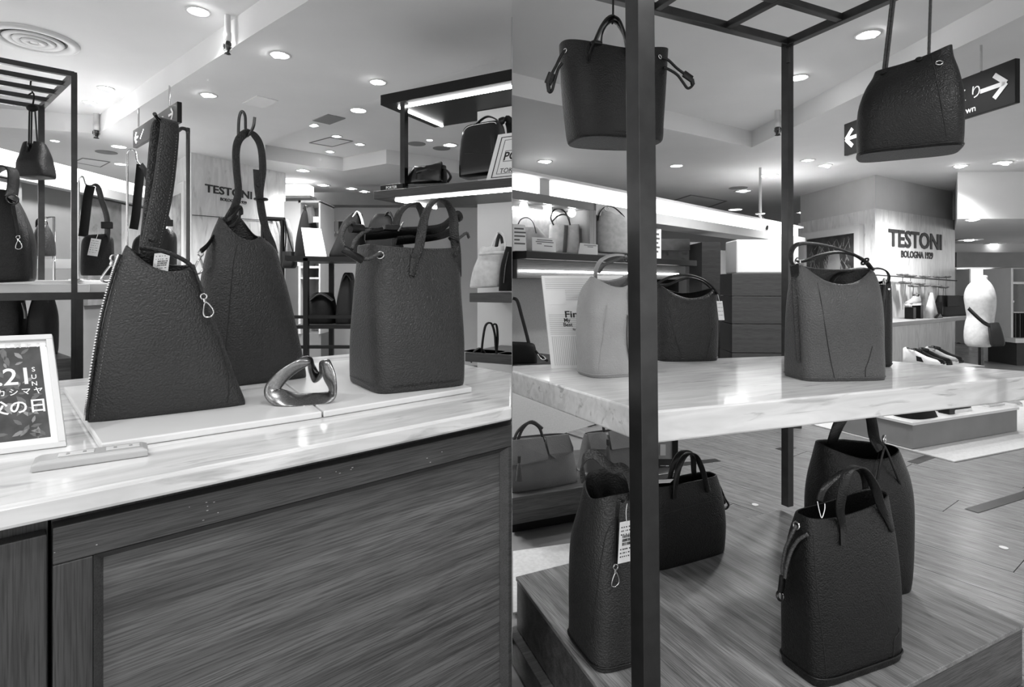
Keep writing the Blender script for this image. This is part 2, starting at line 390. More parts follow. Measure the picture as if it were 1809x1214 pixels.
DL = [(350, 20, ZC, 'tilted downlight nearest the pendent sprinkler on the coffer ceiling', .065, 'lamp', .4, W0), (495, 97, ZS, 'tilted downlight on the beam above the sloped handbag strap', .062, 'lamp', -.4, W0),
 (187, 156, ZC, 'downlight between the sprinkler and the dark grid rack', .06, 'lamp', .3, W0), (158, 181, ZC, 'downlight close to the corner of the dark grid rack', .055, 'lamp', .3, W0*.6),
 (369, 168, ZS, 'downlight just above the hanging arrow sign', .06, 'lamp', -.3, W0), (668, 145, ZS, 'downlight beside the corner of the black shelf canopy', .06, 'lamp', -.3, W0),
 (633, 195, ZS, 'wide flat disc lamp next to the black canopy', .066, 'disc', 0, 0), (553, 221, ZC-.002, 'small spot by the square ceiling hatch outline', .06, 'lamp', 0, W0),
 (595, 241, ZC-.002, 'small spot at the upper rim of the ceiling hatch', .06, 'small', 0, 0), (636, 255, ZC-.002, 'small spot at the far rim of the ceiling hatch', .06, 'small', 0, 0), (583, 268, ZC-.002, 'small spot below the ceiling hatch', .06, 'small', 0, 0),
 (535, 301, ZS, 'twin spot glinting under the far ceiling beam', .09, 'small', 0, W0*.3), (210, 259, ZS, 'flat disc lamp below the arrow sign', .07, 'disc', 0, 0), (213, 290, ZS, 'flat disc lamp over the far wall', .066, 'disc', 0, W0),
 (97, 249, ZS, 'bright slot lamp beside the hanging black pouch', .04, 'disc', 0, 0), (759, 248, ZC-.002, 'downlight behind the canopy post', .035, 'disc', 0, 0), (795, 256, ZC-.002, 'downlight close to the tall black backpack', .09, 'small', 0, 0),
 (510, 320, ZS, 'far spot just past the looped bag strap', .1, 'small', 0, 0), (571, 327, ZS, 'far spot over the white cube shelving', .1, 'small', 0, 0), (621, 333, ZS, 'far spot above the square tote bag', .1, 'small', 0, 0), (644, 338, ZS, 'far spot beside the shelf end', .1, 'small', 0, 0),
 (1532, 61, ZC, 'large bright downlight beside the hanging bucket bag cords', .075, 'lamp', .3, W0*1.3), (1411, 137, ZC, 'downlight half behind the slim far post', .075, 'lamp', -.3, W0*1.2),
 (1358, 310, ZS, 'large round disc lamp near the far post', .118, 'disc', 0, W0*1.2), (1299, 370, ZS, 'round disc lamp by the security camera', .135, 'disc', 0, 0), (1195, 293, ZS, 'small recessed downlight beside the thick post', .075, 'disc', 0, 0),
 (962, 285, ZS, 'recessed downlight below the hanging black tote', .09, 'lamp', .2, W0*.8), (1427, 283, ZS, 'dim recessed downlight past the slim post', .08, 'small', 0, 0), (1457, 292, ZS, 'half shaded downlight below the arrow sign', .08, 'lamp', .5, W0*1.2),
 (1697, 293, ZS, 'half shaded downlight beneath the hanging bucket bag', .08, 'lamp', -.5, W0*1.4), (1770, 287, ZS, 'recessed downlight below the arrow sign end', .1, 'lamp', .4, 0), (1718, 388, 2.0, 'bright spot beside the marble pillar edge', .09, 'lamp', 0, 0),
 (1712, 423, 2.0, 'small twin spot over the bust', .2, 'small', 0, 0), (1754, 430.5, 2.0, 'small far spot over the clothes rail', .2, 'small', 0, 0), (1417, 375, ZS, 'tiny lamp at the pillar flank', .12, 'small', 0, 0)]
for d in DL: downlight(d[0], d[1], d[2], d[3], d[4], d[5], d[6], d[7]*(1.9 if P(d[0], d[1], d[2]).y > 4.1 else 1))
# the rows of downlights go on over the part of the shop behind the photographer
k = 0
for (x, y, en, lb) in ((-1.7, .35, .55, 'overhead downlight above the end of the marble counter'), (-.75, .15, .4, 'overhead downlight above the counter edge'), (.35, .25, .7, 'overhead downlight in front of the marble table'), (1.6, .5, .9, 'overhead downlight above the oak platform end'), (-1.3, -1.3, 1.2, 'overhead downlight behind the counter aisle'), (1.1, -1.3, 1.2, 'overhead downlight behind the table aisle')):
    downlight(0, 0, ZC, lb, .07, 'lamp', 0, W0*en, V((x, y, ZC)))
for (u, v, z, l) in ((1313, 337, ZS, 'twin spot beside the square hatch outline'),):
    downlight(u, v, z, l, .13, 'small')

def hatch(u0, v0, u1, v1, u2, v2, u3, v3, z, label):
    c = [P(u0, v0, z), P(u1, v1, z), P(u2, v2, z), P(u3, v3, z)]; m = sum(c, V())/4; mb = MB()
    for i in range(4):
        a, b = c[i], c[(i+1) % 4]; mb.slab([a, b, b.lerp(m, .07), a.lerp(m, .07)], (0, 0, -.006))
    t = Thing('ceiling_hatch', label, 'ceiling hatch', m); t.part('hatch_rim', mb, M_walld)
    t.part('hatch_panel', MB().slab([q.lerp(m, .09) for q in c], (0, 0, -.003)), M_ceil2)
hatch(546, 252, 583, 242, 624, 249, 587, 259, ZC-.001, 'square access hatch outline among the small spots')
hatch(130, 286, 145, 279, 195, 286, 178, 295, ZS-.001, 'flat access hatch outline over the dark grid rack')
hatch(1186, 355, 1220, 344, 1285, 355, 1248, 368, ZS-.001, 'diamond shaped access hatch outline beside the thick post')
def dark_disc(u, v, r, label, z=ZS):
    p = P(u, v, z); solo('ceiling_speaker', label, 'ceiling speaker', p, (1, 0), MB().disc(p, (0, 0, -1), r, .006, 20), M_walld, 'round grey ceiling discs')
dark_disc(1304, 332, .13, 'round grey disc in the ceiling near the twin spot'); dark_disc(188, 269, .1, 'small dark ceiling disc below the arrow sign'); dark_disc(736, 254, .1, 'grey ceiling disc behind the canopy post', ZC); dark_disc(780, 262, .1, 'grey ceiling disc above the shiny pouch', ZC)
# flat light tiles
for (u, v, l) in ((460, 180, 'pale rectangular ceiling tile above the second hook'), (581, 211, 'grey rectangular ceiling vent near the disc lamp')):
    p = P(u, v, ZS-.002); e = unit2((.73, -.68)); n = V((-e.y, e.x, 0))
    solo('ceiling_grille', l, 'ceiling grille', p, e, MB().box(p, e, n, (0, 0, 1), .26, .16, .008), M_white if u < 500 else M_walld)
# round air vent: nested cones
p = P(60, 69, ZC); t = Thing('air_vent', 'round white ceiling air vent with nested rings', 'air vent', p)
t.part('outer_ring', MB().lathe(p, [(.235, 0), (.235, -.012), (.215, -.022), (.18, -.016), (.168, .0)], 40), M_trim)
t.part('recess', MB().disc(p+V((0, 0, -.003)), (0, 0, 1), .17, .002, 32), M_dark)
for i, R in enumerate((.145, .1, .055)):
    t.part('cone_ring', MB().lathe(p, [(R, -.004), (R+.012, -.012-.004*i), (R, -.022-.004*i), (R-.028, -.016-.004*i), (R-.034, -.006)], 36), M_trim)
t.part('centre_cap', MB().disc(p+V((0, 0, -.008)), (0, 0, -1), .024, .016, 20), M_trim)
def sprinkler(u, v, z, r, label):
    p = P(u, v, z); t = Thing('sprinkler', label, 'sprinkler', p)
    t.part('drop_pipe', MB().lathe(p, [(r, 0), (r, -.1), (r*1.2, -.1), (r*1.2, -.15), (r*.8, -.155)], 16), M_trim)
    t.part('head', MB().lathe(p, [(r*.9, -.15), (r*1.3, -.165), (r*1.4, -.185), (r*.7, -.2), (r*.7, -.215), (r*1.1, -.225), (.001, -.23)], 16), M_dkchrome)
    for a in range(4):
        q = V((math.cos(a*1.57), math.sin(a*1.57), 0))*r*1.3; t.part('frame_arm', MB().tube([p+q+V((0, 0, -.16)), p+q*.9+V((0, 0, -.2)), p+q*.2+V((0, 0, -.225))], .003, 6), M_chrome)
sprinkler(402, 27, ZC, .017, 'pendent sprinkler beside the sloping ceiling beam'); sprinkler(170, 201, ZC, .022, 'pendent sprinkler in the far corner of the coffer'); sprinkler(1374, 195, ZC, .024, 'pendent sprinkler in front of the coffer edge')

struct('trim_7', MB().prism([(5.55, 7.05), (12.8, 7.05), (12.8, 11.6), (9.0, 11.6)], 2.0, ZS+.02), M_ceil2, label='low ceiling slab over the far shelves')
# ---------------------------------------------------------------- hanging arrow signs
def arrow(o, ex, ez, s, flip=1):
    mb = MB(); n = V(ex).cross(V(ez)); 
    def bar(a, b, w):
        a = V(o)+V(ex)*a[0]*s*flip+V(ez)*a[1]*s; b = V(o)+V(ex)*b[0]*s*flip+V(ez)*b[1]*s; d = (b-a).normalized(); q = n.cross(d)*w*s/2
        mb.slab([a-q, b-q, b+q, a+q], n*.002)
    bar((-.55, 0), (.45, 0), .18); bar((.05, .48), (.55, 0), .2); bar((.05, -.48), (.55, 0), .2); return mb
def hang_sign(c0, c1, c2, c3, name, label, letters, arrows, ceil):
    ex = (c1-c0).normalized(); ez = V((0, 0, 1)); n = ex.cross(ez)
    t = Thing('hanging_sign', label, 'sign', (c0+c1)/2, ex); t.part('panel', MB().slab([c0, c1, c2, c3], -n*.03), M_black, bevel=.003)
    for f in (.15, .85):
        a = c3.lerp(c2, f); t.part('hanger_rod', MB().tube([a, V((a.x, a.y, ceil))], .006, 6, sm=0), M_chrome)
    L = (c1-c0).length; H = (c3-c0).length
    for (fx, fz, s, fl) in arrows: t.part('arrow', arrow(c0+ex*L*fx+ez*H*fz+n*.001, ex, ez, H*s, fl), M_card)
    for (txt, fx, fz, h) in letters: t.part('lettering', text_mb(txt, c0+ex*L*fx+ez*H*fz+n*.001, ex, ez, h*H), M_card)
    return t, ex, n, L, H, c0
# shared: one wide board seen on both sides of the shop
a, b = Q(1491, 283, 4.4), Q(1794, 171, 3.1); b.z = a.z = (a.z+b.z)/2
H1 = .245
hang_sign(a, b, b+V((0, 0, H1)), a+V((0, 0, H1)), 'hanging_sign', 'wide black hanging board with white arrows, behind the hanging bucket bag', [('くり', .795, .54, .34), ('Down', .775, .17, .22)], [(.905, .52, .56, 1), (.075, .5, .56, -1)], ZS)
a, b = Q(235, 256, 4.6), Q(313, 217, 3.86); b.z = a.z = (a.z+b.z)/2-.01
t, ex, n, L, H, c0 = hang_sign(a, b, b+V((0, 0, .142)), a+V((0, 0, .142)), 'hanging_sign', 'black hanging board with white arrows, behind the tall upright strap', [('のぼり', .66, .55, .4)], [(.88, .55, .6, 1), (.1, .45, .6, -1)], ZS)
mb = MB()
for i in range(5): mb.fbox(Fr(c0+ex*L*(.2+.018*i)+n*.001, ex), -.008, .012, -.002, .002, H*(.25+.09*i), H*(.33+.09*i))
t.part('stair_pictogram', mb, M_card)
# ================================================================ BAG BUILDERS
def px_levels(fr, L):
    out = []
    for l in L:
        cy = l[6] if len(l) > 6 else 0.0
        x0, z0 = fr.loc(l[0], l[1], cy); x1, z1 = fr.loc(l[2], l[3], cy)
        out.append(((z0+z1)/2, (x0+x1)/2, (x1-x0)/2, cy, l[4], l[5], (z1-z0)/2))
    return out
def body(t, L, mat, rim=None, N=56, M=24, inner=.6, th=.004, name='body', lining=None, clip=0, warp=None, z_floor=None):
    fr = t.fr; pts = [V(l[:3]) for l in L]; p2 = [V(l[3:6]) for l in L]; p3 = [V((l[6] if len(l) > 6 else 0, 0, 0)) for l in L]
    k = max(3, M//(len(L)-1)); A = smooth(pts, k); B = smooth(p2, k); C = smooth(p3, k); n = len(A)
    def ring(i, ins=0.0, dn=0.0):
        z, cx, a = A[i]; cy, b, ex = B[i]; dz = C[i].x; s = i/(n-1); r = []
        a = max(a-ins, .002); b = max(b-ins, .002)
        for q in range(N):
            w = 2*math.pi*q/N; c, d = math.cos(w), math.sin(w)
            tx = math.copysign(abs(c)**(2/ex), c); ty = math.copysign(abs(d)**(2/ex), d)
            zz = z+dz*tx-dn+(rim(tx, ty, s) if rim else 0.0)
            x_, y_ = cx+a*tx, cy+b*ty
            if warp: x_, y_, zz = warp(x_, y_, zz, tx, ty, s)
            r.append(fr.w(x_, y_, max(zz, 0.0)))
        return r
    out = [ring(i) for i in range(n)]
    mb = MB().rings(out, True, False)
    i1 = max(1, int((n-1)*(1-inner)))
    inn = [ring(n-1, th*.5, -.0015)]+[ring(i, th) for i in range(n-1, i1-1, -1)]
    mb.rings([out[-1]]+inn, False, True)
    if clip: mb = clip_mb(mb, clip)
    return t.part(name, mb, mat)
def seam(t, h, pts, parent, mat=None, r=.0011, name='seam'):
    return t.part(name, MB().tube([h(u, v, .0004) for u, v in pts], r, 5, sm=4), mat or M_stitch, parent)
M_stitch = plain('stitch_thread', 20, .7, amt=3); M_stitchl = plain('stitch_light', 120, .7, amt=6)
def stitches(t, pts, parent, name='stitching', mat=None, r=.0006, off=None):
    path = smooth(pts, 10); mb = MB(); acc = 0; seg = []
    for i in range(len(path)-1):
        a, b = path[i], path[i+1]; L = (b-a).length; m = max(1, int(L/.002))
        seg += [a.lerp(b, j/m) for j in range(m)]
    for i in range(0, len(seg)-2, 3): mb.tube([seg[i], seg[i+1], seg[i+2]][:2], r, 4, sm=0)
    return t.part(name, mb, mat or M_stitchl, parent)
def rivet(t, p, n, r=.008, parent=None, mat=None): return t.part('rivet', MB().disc(p, n, r, .003, 16), mat or M_char2, parent)
def eyelet(t, p, n, r=.008, parent=None):
    mb = MB().ring(p, n, r, r*.28, 20, 6); o = t.part('eyelet', mb, M_chrome, parent); t.part('eyelet_hole', MB().disc(V(p)-V(n)*.001, n, r*.8, .0012, 14), M_black, o); return o
def clasp(t, p, d, s, nrm, parent=None, label='chrome snap hook'):   # teardrop snap hook hanging along d
    p = V(p); d = V(d).normalized(); nrm = V(nrm).normalized(); a = nrm.cross(d).normalized(); mb = MB()
    mb.ring(p+d*s*.1, nrm, s*.12, s*.035, 14, 6)
    mb.tube([p+d*s*.2, p+d*s*.35], s*.07, 8, sm=0)
    o = t.part('snap_hook', mb, M_chrome, parent, label=label)
    lp = [p+d*s*(.35)+a*s*.02, p+d*s*.6+a*s*.2, p+d*s*.85+a*s*.24, p+d*s*1.0+a*s*.08, p+d*s*.95-a*s*.12, p+d*s*.7-a*s*.12]
    t.part('hook_loop', MB().strap(lp, s*.11, s*.06, nrm, 6, True), M_chrome, o); return o
def hang_tag(t, p, ex, ez, w, h, parent=None, lines=6, cord=None, bar=True, name='price_tag'):   # p = top centre
    p = V(p); ex = V(ex).normalized(); ez = V(ez).normalized(); n = ex.cross(ez); mb = MB()
    mb.slab([p-ex*w/2-ez*h, p+ex*w/2-ez*h, p+ex*w/2, p-ex*w/2], -n*.0008)
    o = t.part(name, mb, M_card, parent, label='white printed price tag') if isinstance(t, Thing) else None
    pr = MB(); rnd = random.Random(int(abs(p.x*1e4)))
    for i in range(lines):
        zz = h*(.12+.8*i/lines)
        if bar and .3 < zz/h < .62: continue
        x = -w*.38
        while x < w*.33:
            q = w*rnd.uniform(.03, .11); pr.slab([p+ex*x-ez*(zz+h*.028), p+ex*(x+q)-ez*(zz+h*.028), p+ex*(x+q)-ez*zz, p+ex*x-ez*zz], n*.0004); x += q+w*rnd.uniform(.015, .16)
    if bar:
        for rrow in (.33, .42, .51):
            x = -w*.25
            while x < w*.35:
                q = w*rnd.choice((.012, .02, .03)); pr.slab([p+ex*x-ez*h*(rrow+.07), p+ex*(x+q)-ez*h*(rrow+.07), p+ex*(x+q)-ez*h*rrow, p+ex*x-ez*h*rrow], n*.0004); x += q+w*rnd.choice((.015, .02, .035))
    t.part('printed_text', pr, M_print, o, kind='stuff')
    if cord: t.part('tag_string', MB().tube([p-ez*h*.06+n*.001]+[V(c) for c in cord], .0009, 5), M_card, o)
    return o

# ================================================================ LEFT SIDE OF THE SHOP: COUNTER
ZT = .90
A_, B_ = P(0, 896, ZT), P(904.2, 718, ZT); ce = (B_-A_).normalized()
cA = A_-ce*.42; cB = V((-.0008, B_.y, 0)); cC = V((-.0008, P(905, 659, ZT).y, 0)); cD = P(684, 619, ZT); cE = P(105, 672, ZT); cF = cE-(cD-cE).normalized()*.6
cfr = Fr(V((cB.x, cB.y, 0)), ce)
top = solo('marble_counter', 'long pale veined marble counter top carrying the dark handbags', 'counter', Fr((cB.x, cB.y, ZT-.04), ce), None,
     MB().prism([cA, cB, cC, cD, cE, cF], ZT-.034, ZT), M_marble, bevel=.006)
# wooden counter body: cabinet with framed panel, and a plain end unit
def fz(u, v, off): return cfr.at(u, v, off)
IN = .028
t = Thing('counter_cabinet', 'dark oak counter cabinet with a large recessed framed panel under the marble', 'cabinet', cfr)
xl = cfr.loc(93, 930, IN)[0]; xr = -.035
t.part('carcass', clip_mb(MB().prism([cfr.w(xl, IN+.03, 0), cfr.w(.09, IN+.03, 0), V((.03, 1.83, 0)), cfr.w(-.5, .75, 0), cfr.w(xl, .75, 0)], .06, ZT-.036), -1), M_cabv)
zt_rail = ZT-.054
x_in = cfr.loc(165, 1000, IN)[0]; z_in = .9-.108; xri = cfr.loc(898, 1100, IN)[0]; z_bot = .19
t.part('top_rail', clip_mb(MB().fbox(cfr, xl, .12, IN, IN+.03, z_in, zt_rail), -1), M_rail, bevel=.002)
t.part('end_stile', MB().fbox(cfr, xl, x_in, IN, IN+.03, .06, z_in-.0005), M_cabv, bevel=.002)
t.part('end_stile', clip_mb(MB().fbox(cfr, xri, .12, IN, IN+.03, .06, z_in-.0005), -1), M_rail, bevel=.002)
t.part('bottom_rail', MB().fbox(cfr, x_in+.0005, xri-.0005, IN, IN+.03, .06, z_bot), M_rail, bevel=.002)
t.part('panel', MB().fbox(cfr, x_in-.004, xri+.004, IN+.018, IN+.03, z_bot-.004, z_in+.004), M_cab)
md = MB()
def mould(a, b, dirn):
    md.add([a, b, b+dirn*.016+cfr.n*.016, a+dirn*.016+cfr.n*.016], [(0, 1, 2, 3)])
w_ = cfr.w
md.add([w_(x_in, IN, z_in), w_(xri, IN, z_in), w_(xri-.014, IN+.017, z_in-.014), w_(x_in+.014, IN+.017, z_in-.014)], [(0, 1, 2, 3)])
md.add([w_(x_in, IN, z_bot), w_(x_in, IN, z_in), w_(x_in+.014, IN+.017, z_in-.014), w_(x_in+.014, IN+.017, z_bot+.014)], [(0, 1, 2, 3)])
md.add([w_(xri, IN, z_in), w_(xri, IN, z_bot), w_(xri-.014, IN+.017, z_bot+.014), w_(xri-.014, IN+.017, z_in-.014)], [(0, 1, 2, 3)])
md.add([w_(xri, IN, z_bot), w_(x_in, IN, z_bot), w_(x_in+.014, IN+.017, z_bot+.014), w_(xri-.014, IN+.017, z_bot+.014)], [(0, 1, 2, 3)])
t.part('panel_moulding', md, M_rail)
sc = MB(); rr = random.Random(3)
for i in range(17):
    x = cfr.loc(rr.choice((370, 380, 385, 600, 590, 160, 760, 470)), 870, IN)[0]+rr.gauss(0, .02); z = rr.uniform(zt_rail-.045, zt_rail-.012); L = rr.uniform(.001, .004)
    sc.fbox(cfr, x, x+L, IN-.0006, IN, z, z+rr.uniform(.0005, .0012))
t.part('scratch_marks', sc, M_ivory, kind='stuff')
t = Thing('counter_end_unit', 'plain dark oak counter unit with upright grain, left of the framed panel', 'cabinet', Fr(cfr.w(xl-.3, 0, 0), ce))
t.part('front_panel', MB().fbox(cfr, xl-.42, xl-.006, IN+.004, IN+.03, .06, ZT-.062), M_cabv, bevel=.002)
t.part('carcass', MB().fbox(cfr, xl-.42, xl-.004, IN+.031, .75, .06, ZT-.036), M_cabv)
t.part('plinth', MB().fbox(cfr, xl-.42, xl-.004, IN+.06, .7, 0, .06), M_black)
solo('plinth_base', 'black recessed plinth under the oak counter cabinet', 'plinth', cfr, None, clip_mb(MB().prism([cfr.w(xl, IN+.07, 0), cfr.w(.09, IN+.07, 0), V((.03, 1.75, 0)), cfr.w(-.5, .7, 0), cfr.w(xl, .7, 0)], 0, .06), -1), M_black)

# white boards on the counter
ZB = .915
def board(name, label, q):
    z = ZB; pts = [P(u, v, z) for u, v in q]; solo(name, label, 'display board', Fr(pts[0]-V((0, 0, .0145)), (pts[1]-pts[0])), None, MB().prism([p for p in pts], ZT+.0005, ZB), M_white, 'white display boards', bevel=.003)
board('display_board', 'glossy white display board under the two sloped handbags', [(178, 784), (569, 727), (468, 650), (112, 684)])
board('display_board', 'glossy white display board under the square drawstring tote', [(571.5, 726.6), (834, 684), (690, 628), (471, 649.6)])

# ---------------------------------------------------------------- sloped handbag, nearest
b0, b1 = P(153, 750, ZB), P(436, 717, ZB); fr = Fr((b0+b1)/2+V((0, 0, .0)), b1-b0); off = .022
t = Thing('sloped_handbag', 'charcoal leather sloped handbag with zip edge, standing nearest on the white board', 'handbag', fr, group='sloped handbags on the counter')
L = px_levels(fr, [(157, 748, 432, 718, .012, 3, off), (153, 735, 432, 705, .024, 3, off), (160, 680, 417, 668, .038, 2.6, off), (176, 590, 389, 592, .046, 2.4, off), (197, 505, 363, 522, .042, 2.3, off), (213, 455, 350, 486, .034, 2.2, off), (222, 434, 344, 468, .026, 2.2, off)])
def rimA(tx, ty, s):
    w = max(0, (s-.62)/.38)**1.5; return -w*(.034*(1-tx*tx)*(1 if ty < 0 else .45)-(0 if tx > 0 else .0))
bd = body(t, L, M_char, rimA, inner=.5); h = hitter(bd)
seam(t, h, [(401, 712), (404, 690), (400, 650), (392, 620), (384, 595)], bd)
stitches(t, [h(167, 735), h(178, 660), h(190, 590), h(207, 505)], bd)
# zip along the left edge
zp = [h(158, 742), h(163, 700), h(174, 625), h(188, 550), h(206, 485), h(218, 450)]
zp = [fr.w(*( (lambda q: (q.dot(fr.e)-.007, q.dot(fr.n)+.004, q.z))(p-fr.o))) for p in zp]; zs = smooth(zp, 60)
mb = MB()
for i in range(0, len(zs)-1, 4): mb.box(zs[i], fr.e, fr.n, fr.k, .0036, .005, .0022)
z_o = t.part('zip_teeth', mb, M_chrome, label='silver zip teeth down the bag edge', kind='stuff'); t.part('zip_tape', MB().tube([p+fr.e*.003 for p in zp], .0035, 6), M_char2)
# strap loop: front and back runs over the hook
F = lambda u, v, o=0.0: fr.at(u, v, off+o)
pS = [F(263, 462, .02), F(267, 435, .012), F(279, 380, .03), F(289, 328, .05), F(297, 262, .065), F(300, 226, .07), F(298, 213, .085), F(289, 214, .11), F(281, 232, .12), F(275, 300, .10), F(268, 380, .06), F(262, 440, .035), F(262, 465, .03)]
sd = (fr.e*.92+fr.n*.35)
st = t.part('strap', MB().strap(pS, lambda tt: .036+.008*math.sin(min(1, tt*2)*3.1), .006, sd), M_char2, label='wide leather shoulder strap looped over the hook')
stitches(t, [p+sd.normalized()*.016-fr.n*.004 for p in pS[1:6]], st); stitches(t, [p-sd.normalized()*.016-fr.n*.004 for p in pS[1:6]], st)
rivet(t, F(268, 420, .012)-fr.n*.004, -fr.n, .0075, st)
th_ = t.part('side_strap', MB().strap([F(247, 438, .0), F(275, 441, -.02), F(310, 452, -.03), F(338, 470, -.03), F(350, 497, -.03), F(357, 520, -.03)], .010, .004, fr.k*.8-fr.n*.5), M_char2)
clasp(t, F(359, 520, -.034), (.25, -.1, -.95), .052, -fr.n, th_)
clasp(t, F(203, 452, -.01), (-.35, 0, -.9), .058, -fr.n+fr.e*.6)
tg = hang_tag(t, F(287, 447, .012), fr.e*.95+fr.n*.3+fr.k*.12, fr.k+fr.e*.1, .032, .05)
# ---------------------------------------------------------------- hook stands
def stand(label, foot, pole, arm, r=.0045):
    t = Thing('hook_stand', label, 'stand', foot, group='chrome hook stands on the counter')
    t.part('base_plate', MB().lathe(foot, [(.0005, .008), (.045, .007), (.05, .004), (.05, 0)], 28), M_dkchrome)
    mid = pole[0].lerp(pole[-1], .42)
    t.part('lower_pole', MB().tube([foot+V((0, 0, .004)), mid], r*1.5, 10, sm=0), M_dkchrome)
    t.part('collar', MB().tube([mid-V((0, 0, .016)), mid+V((0, 0, .016))], r*2.1, 10, sm=0), M_black)
    t.part('hook_arm', MB().tube([mid]+pole[1:]+arm, r, 10, sm=8), M_dkchrome, label='dark chrome hook bent over at the top')
s1 = F(332, 236, .155); f1 = V((s1.x, s1.y, ZB))
a1 = [F(329, 229, .152), F(321, 227, .145), F(312, 232, .135), F(300, 228, .12), F(290, 219, .10), F(281, 212, .08), F(273, 201, .06)]
stand('dark chrome hook stand holding the strap of the nearest sloped bag', f1, [f1, s1-V((0, 0, .02))], [s1]+a1)
# ---------------------------------------------------------------- sloped handbag behind
b0, b1 = P(345, 692, ZB), P(541, 669, ZB); fr2 = Fr((b0+b1)/2, b1-b0); off2 = .03
t = Thing('sloped_handbag', 'charcoal leather sloped handbag with buckled strap, between nearest bag and pewter ring', 'handbag', fr2, group='sloped handbags on the counter')
L = px_levels(fr2, [(350, 690, 538, 670, .014, 3, off2), (347, 678, 539, 656, .032, 3, off2), (350, 600, 524, 590, .055, 2.7, off2), (353, 520, 508, 520, .06, 2.5, off2), (361, 462, 495, 472, .055, 2.4, off2), (374, 415, 485, 432, .046, 2.3, off2), (387, 384, 458, 400, .036, 2.2, off2)])
def rimB(tx, ty, s):
    w = max(0, (s-.55)/.45)**1.5; return -w*((.05 if ty < 0 else .05-.075*ty)*(1-tx*tx)+(.03*max(0, tx)*(1-abs(ty)*.3)))
bd = body(t, L, M_char, rimB, inner=.5); h = hitter(bd)
seam(t, h, [(419, 432), (413, 460), (408, 510), (404, 560), (400, 600), (398, 625)], bd)
F2 = lambda u, v, o=0.0: fr2.at(u, v, off2+o)
pS = [F2(399, 404, .02), F2(402, 388, .012), F2(414, 366, .012), F2(421, 340, .012), F2(418, 300, .02), F2(417, 268, .03), F2(422, 247, .035), F2(436, 235, .04), F2(451, 241, .045), F2(461, 262, .05), F2(464, 300, .05), F2(459, 340, .045), F2(462, 375, .04), F2(471, 410, .035), F2(480, 438, .03)]
st = t.part('strap', MB().strap(pS, lambda tt: .022+.003*tt, .005, fr2.e*.95+fr2.n*.3), M_char2, label='narrow leather strap hung over the hook')
st2 = t.part('strap_tail', MB().strap([F2(454, 300, .035), F2(456, 330, .035), F2(459, 352, .034), F2(468, 400, .03), F2(480, 430, .025), F2(485, 448, .02)], .026, .004, fr2.e*.95+fr2.n*.3), M_char2, st)
t.part('keeper_loop', MB().ring(F2(461, 352, .036), fr2.k, .017, .0035, 18, 6, 1.0), M_blk2, st)
rivet(t, F2(457, 327, .03), -fr2.n, .006, st)
t.part('knot', MB().strap([F2(396, 397, 0), F2(404, 388, -.01), F2(414, 380, -.01), F2(424, 366, 0), F2(426, 378, .005), F2(415, 396, .0), F2(404, 400, 0)], .011, .004, fr2.e*.4+fr2.k), M_blk2, st)
tie = t.part('side_strap', MB().strap([F2(377, 418, -.01), F2(366, 434, -.03), F2(355, 444, -.04)], .014, .005, fr2.k+fr2.e*.3), M_blk2); clasp(t, F2(355, 444, -.04), (-.2, 0, -.95), .06, -fr2.n+fr2.e*.4, tie)
s2 = F2(421, 250, .09); f2 = V((s2.x, s2.y, ZB))
stand('dark chrome hook stand holding the buckled strap of the second bag', f2, [f2, s2-V((0, 0, .05))], [s2, F2(422, 212, .09), F2(427, 197, .085), F2(433, 205, .075), F2(434, 228, .06), F2(436, 240, .045), F2(443, 233, .03), F2(448, 222, .02), F2(450, 207, .015)], .0042)
# ---------------------------------------------------------------- square drawstring tote
c0, c1, c2 = P(690, 696, ZB), P(824, 681, ZB), P(611, 672, ZB)
fr3 = Fr((c1+c2)/2+V((.0, 0, 0)), c1-c0)
t = Thing('drawstring_tote', 'dark grey square leather tote with braided drawstring and double handles', 'handbag', fr3)
bd = body(t, [(0, .004, .126, 0, .132, 7), (.006, .004, .131, 0, .138, 7), (.05, .004, .133, 0, .142, 6.5), (.14, .005, .134, 0, .138, 6), (.25, .008, .135, 0, .118, 5), (.34, .012, .136, 0, .100, 4.4), (.388, .014, .137, 0, .090, 4.2)], M_char, lambda tx, ty, s: (-.010*max(0, (s-.8)/.2)*(1-tx*tx) if ty < 0 else 0), inner=.35)
h = hitter(bd)
F3 = lambda u, v, o=-.09: fr3.at(u, v, o)
t.part('base_piping', MB().sweep(smooth([fr3.w(.004+.133*math.copysign(abs(math.cos(w))**.36, math.cos(w)), .141*math.copysign(abs(math.sin(w))**.36, math.sin(w)), .018) for w in [2*math.pi*i/28 for i in range(28)]], 3, True), lambda q: [(.0018*math.cos(a), .0018*math.sin(a)) for a in (0, 1.57, 3.14, 4.71)], None, True), M_char2, bd)
stitches(t, [h(u, v) for u, v in ((650, 430), (690, 429), (730, 431), (780, 434), (830, 436))], bd)
pH = [h(727, 488, .004), h(731, 462, .005), h(738, 440, .008), F3(744, 415, -.085), F3(750, 385, -.085), F3(760, 362, -.085), F3(775, 352, -.082), F3(792, 362, -.08), F3(801, 385, -.08), F3(802, 410, -.08), h(799, 437, .008), h(806, 455, .005), h(818, 489, .004)]
hd = t.part('handle', MB().strap(pH, lambda q: .028-.012*abs(2*q-1)**4, .005, lambda q: fr3.e*(1-math.sin(math.pi*q)**2*.75)-fr3.n*math.sin(math.pi*q)**2*.9), M_char2, label='front leather carrying handle')
for u, v in ((729, 453), (803, 450)): p = h(u, v, .007); rivet(t, p, h.n, .0075, hd)
stitches(t, [p-fr3.n*.004+fr3.e*.008 for p in pH[:7]], hd)
fb = lambda u, v, o=.05: fr3.at(u, v, o)
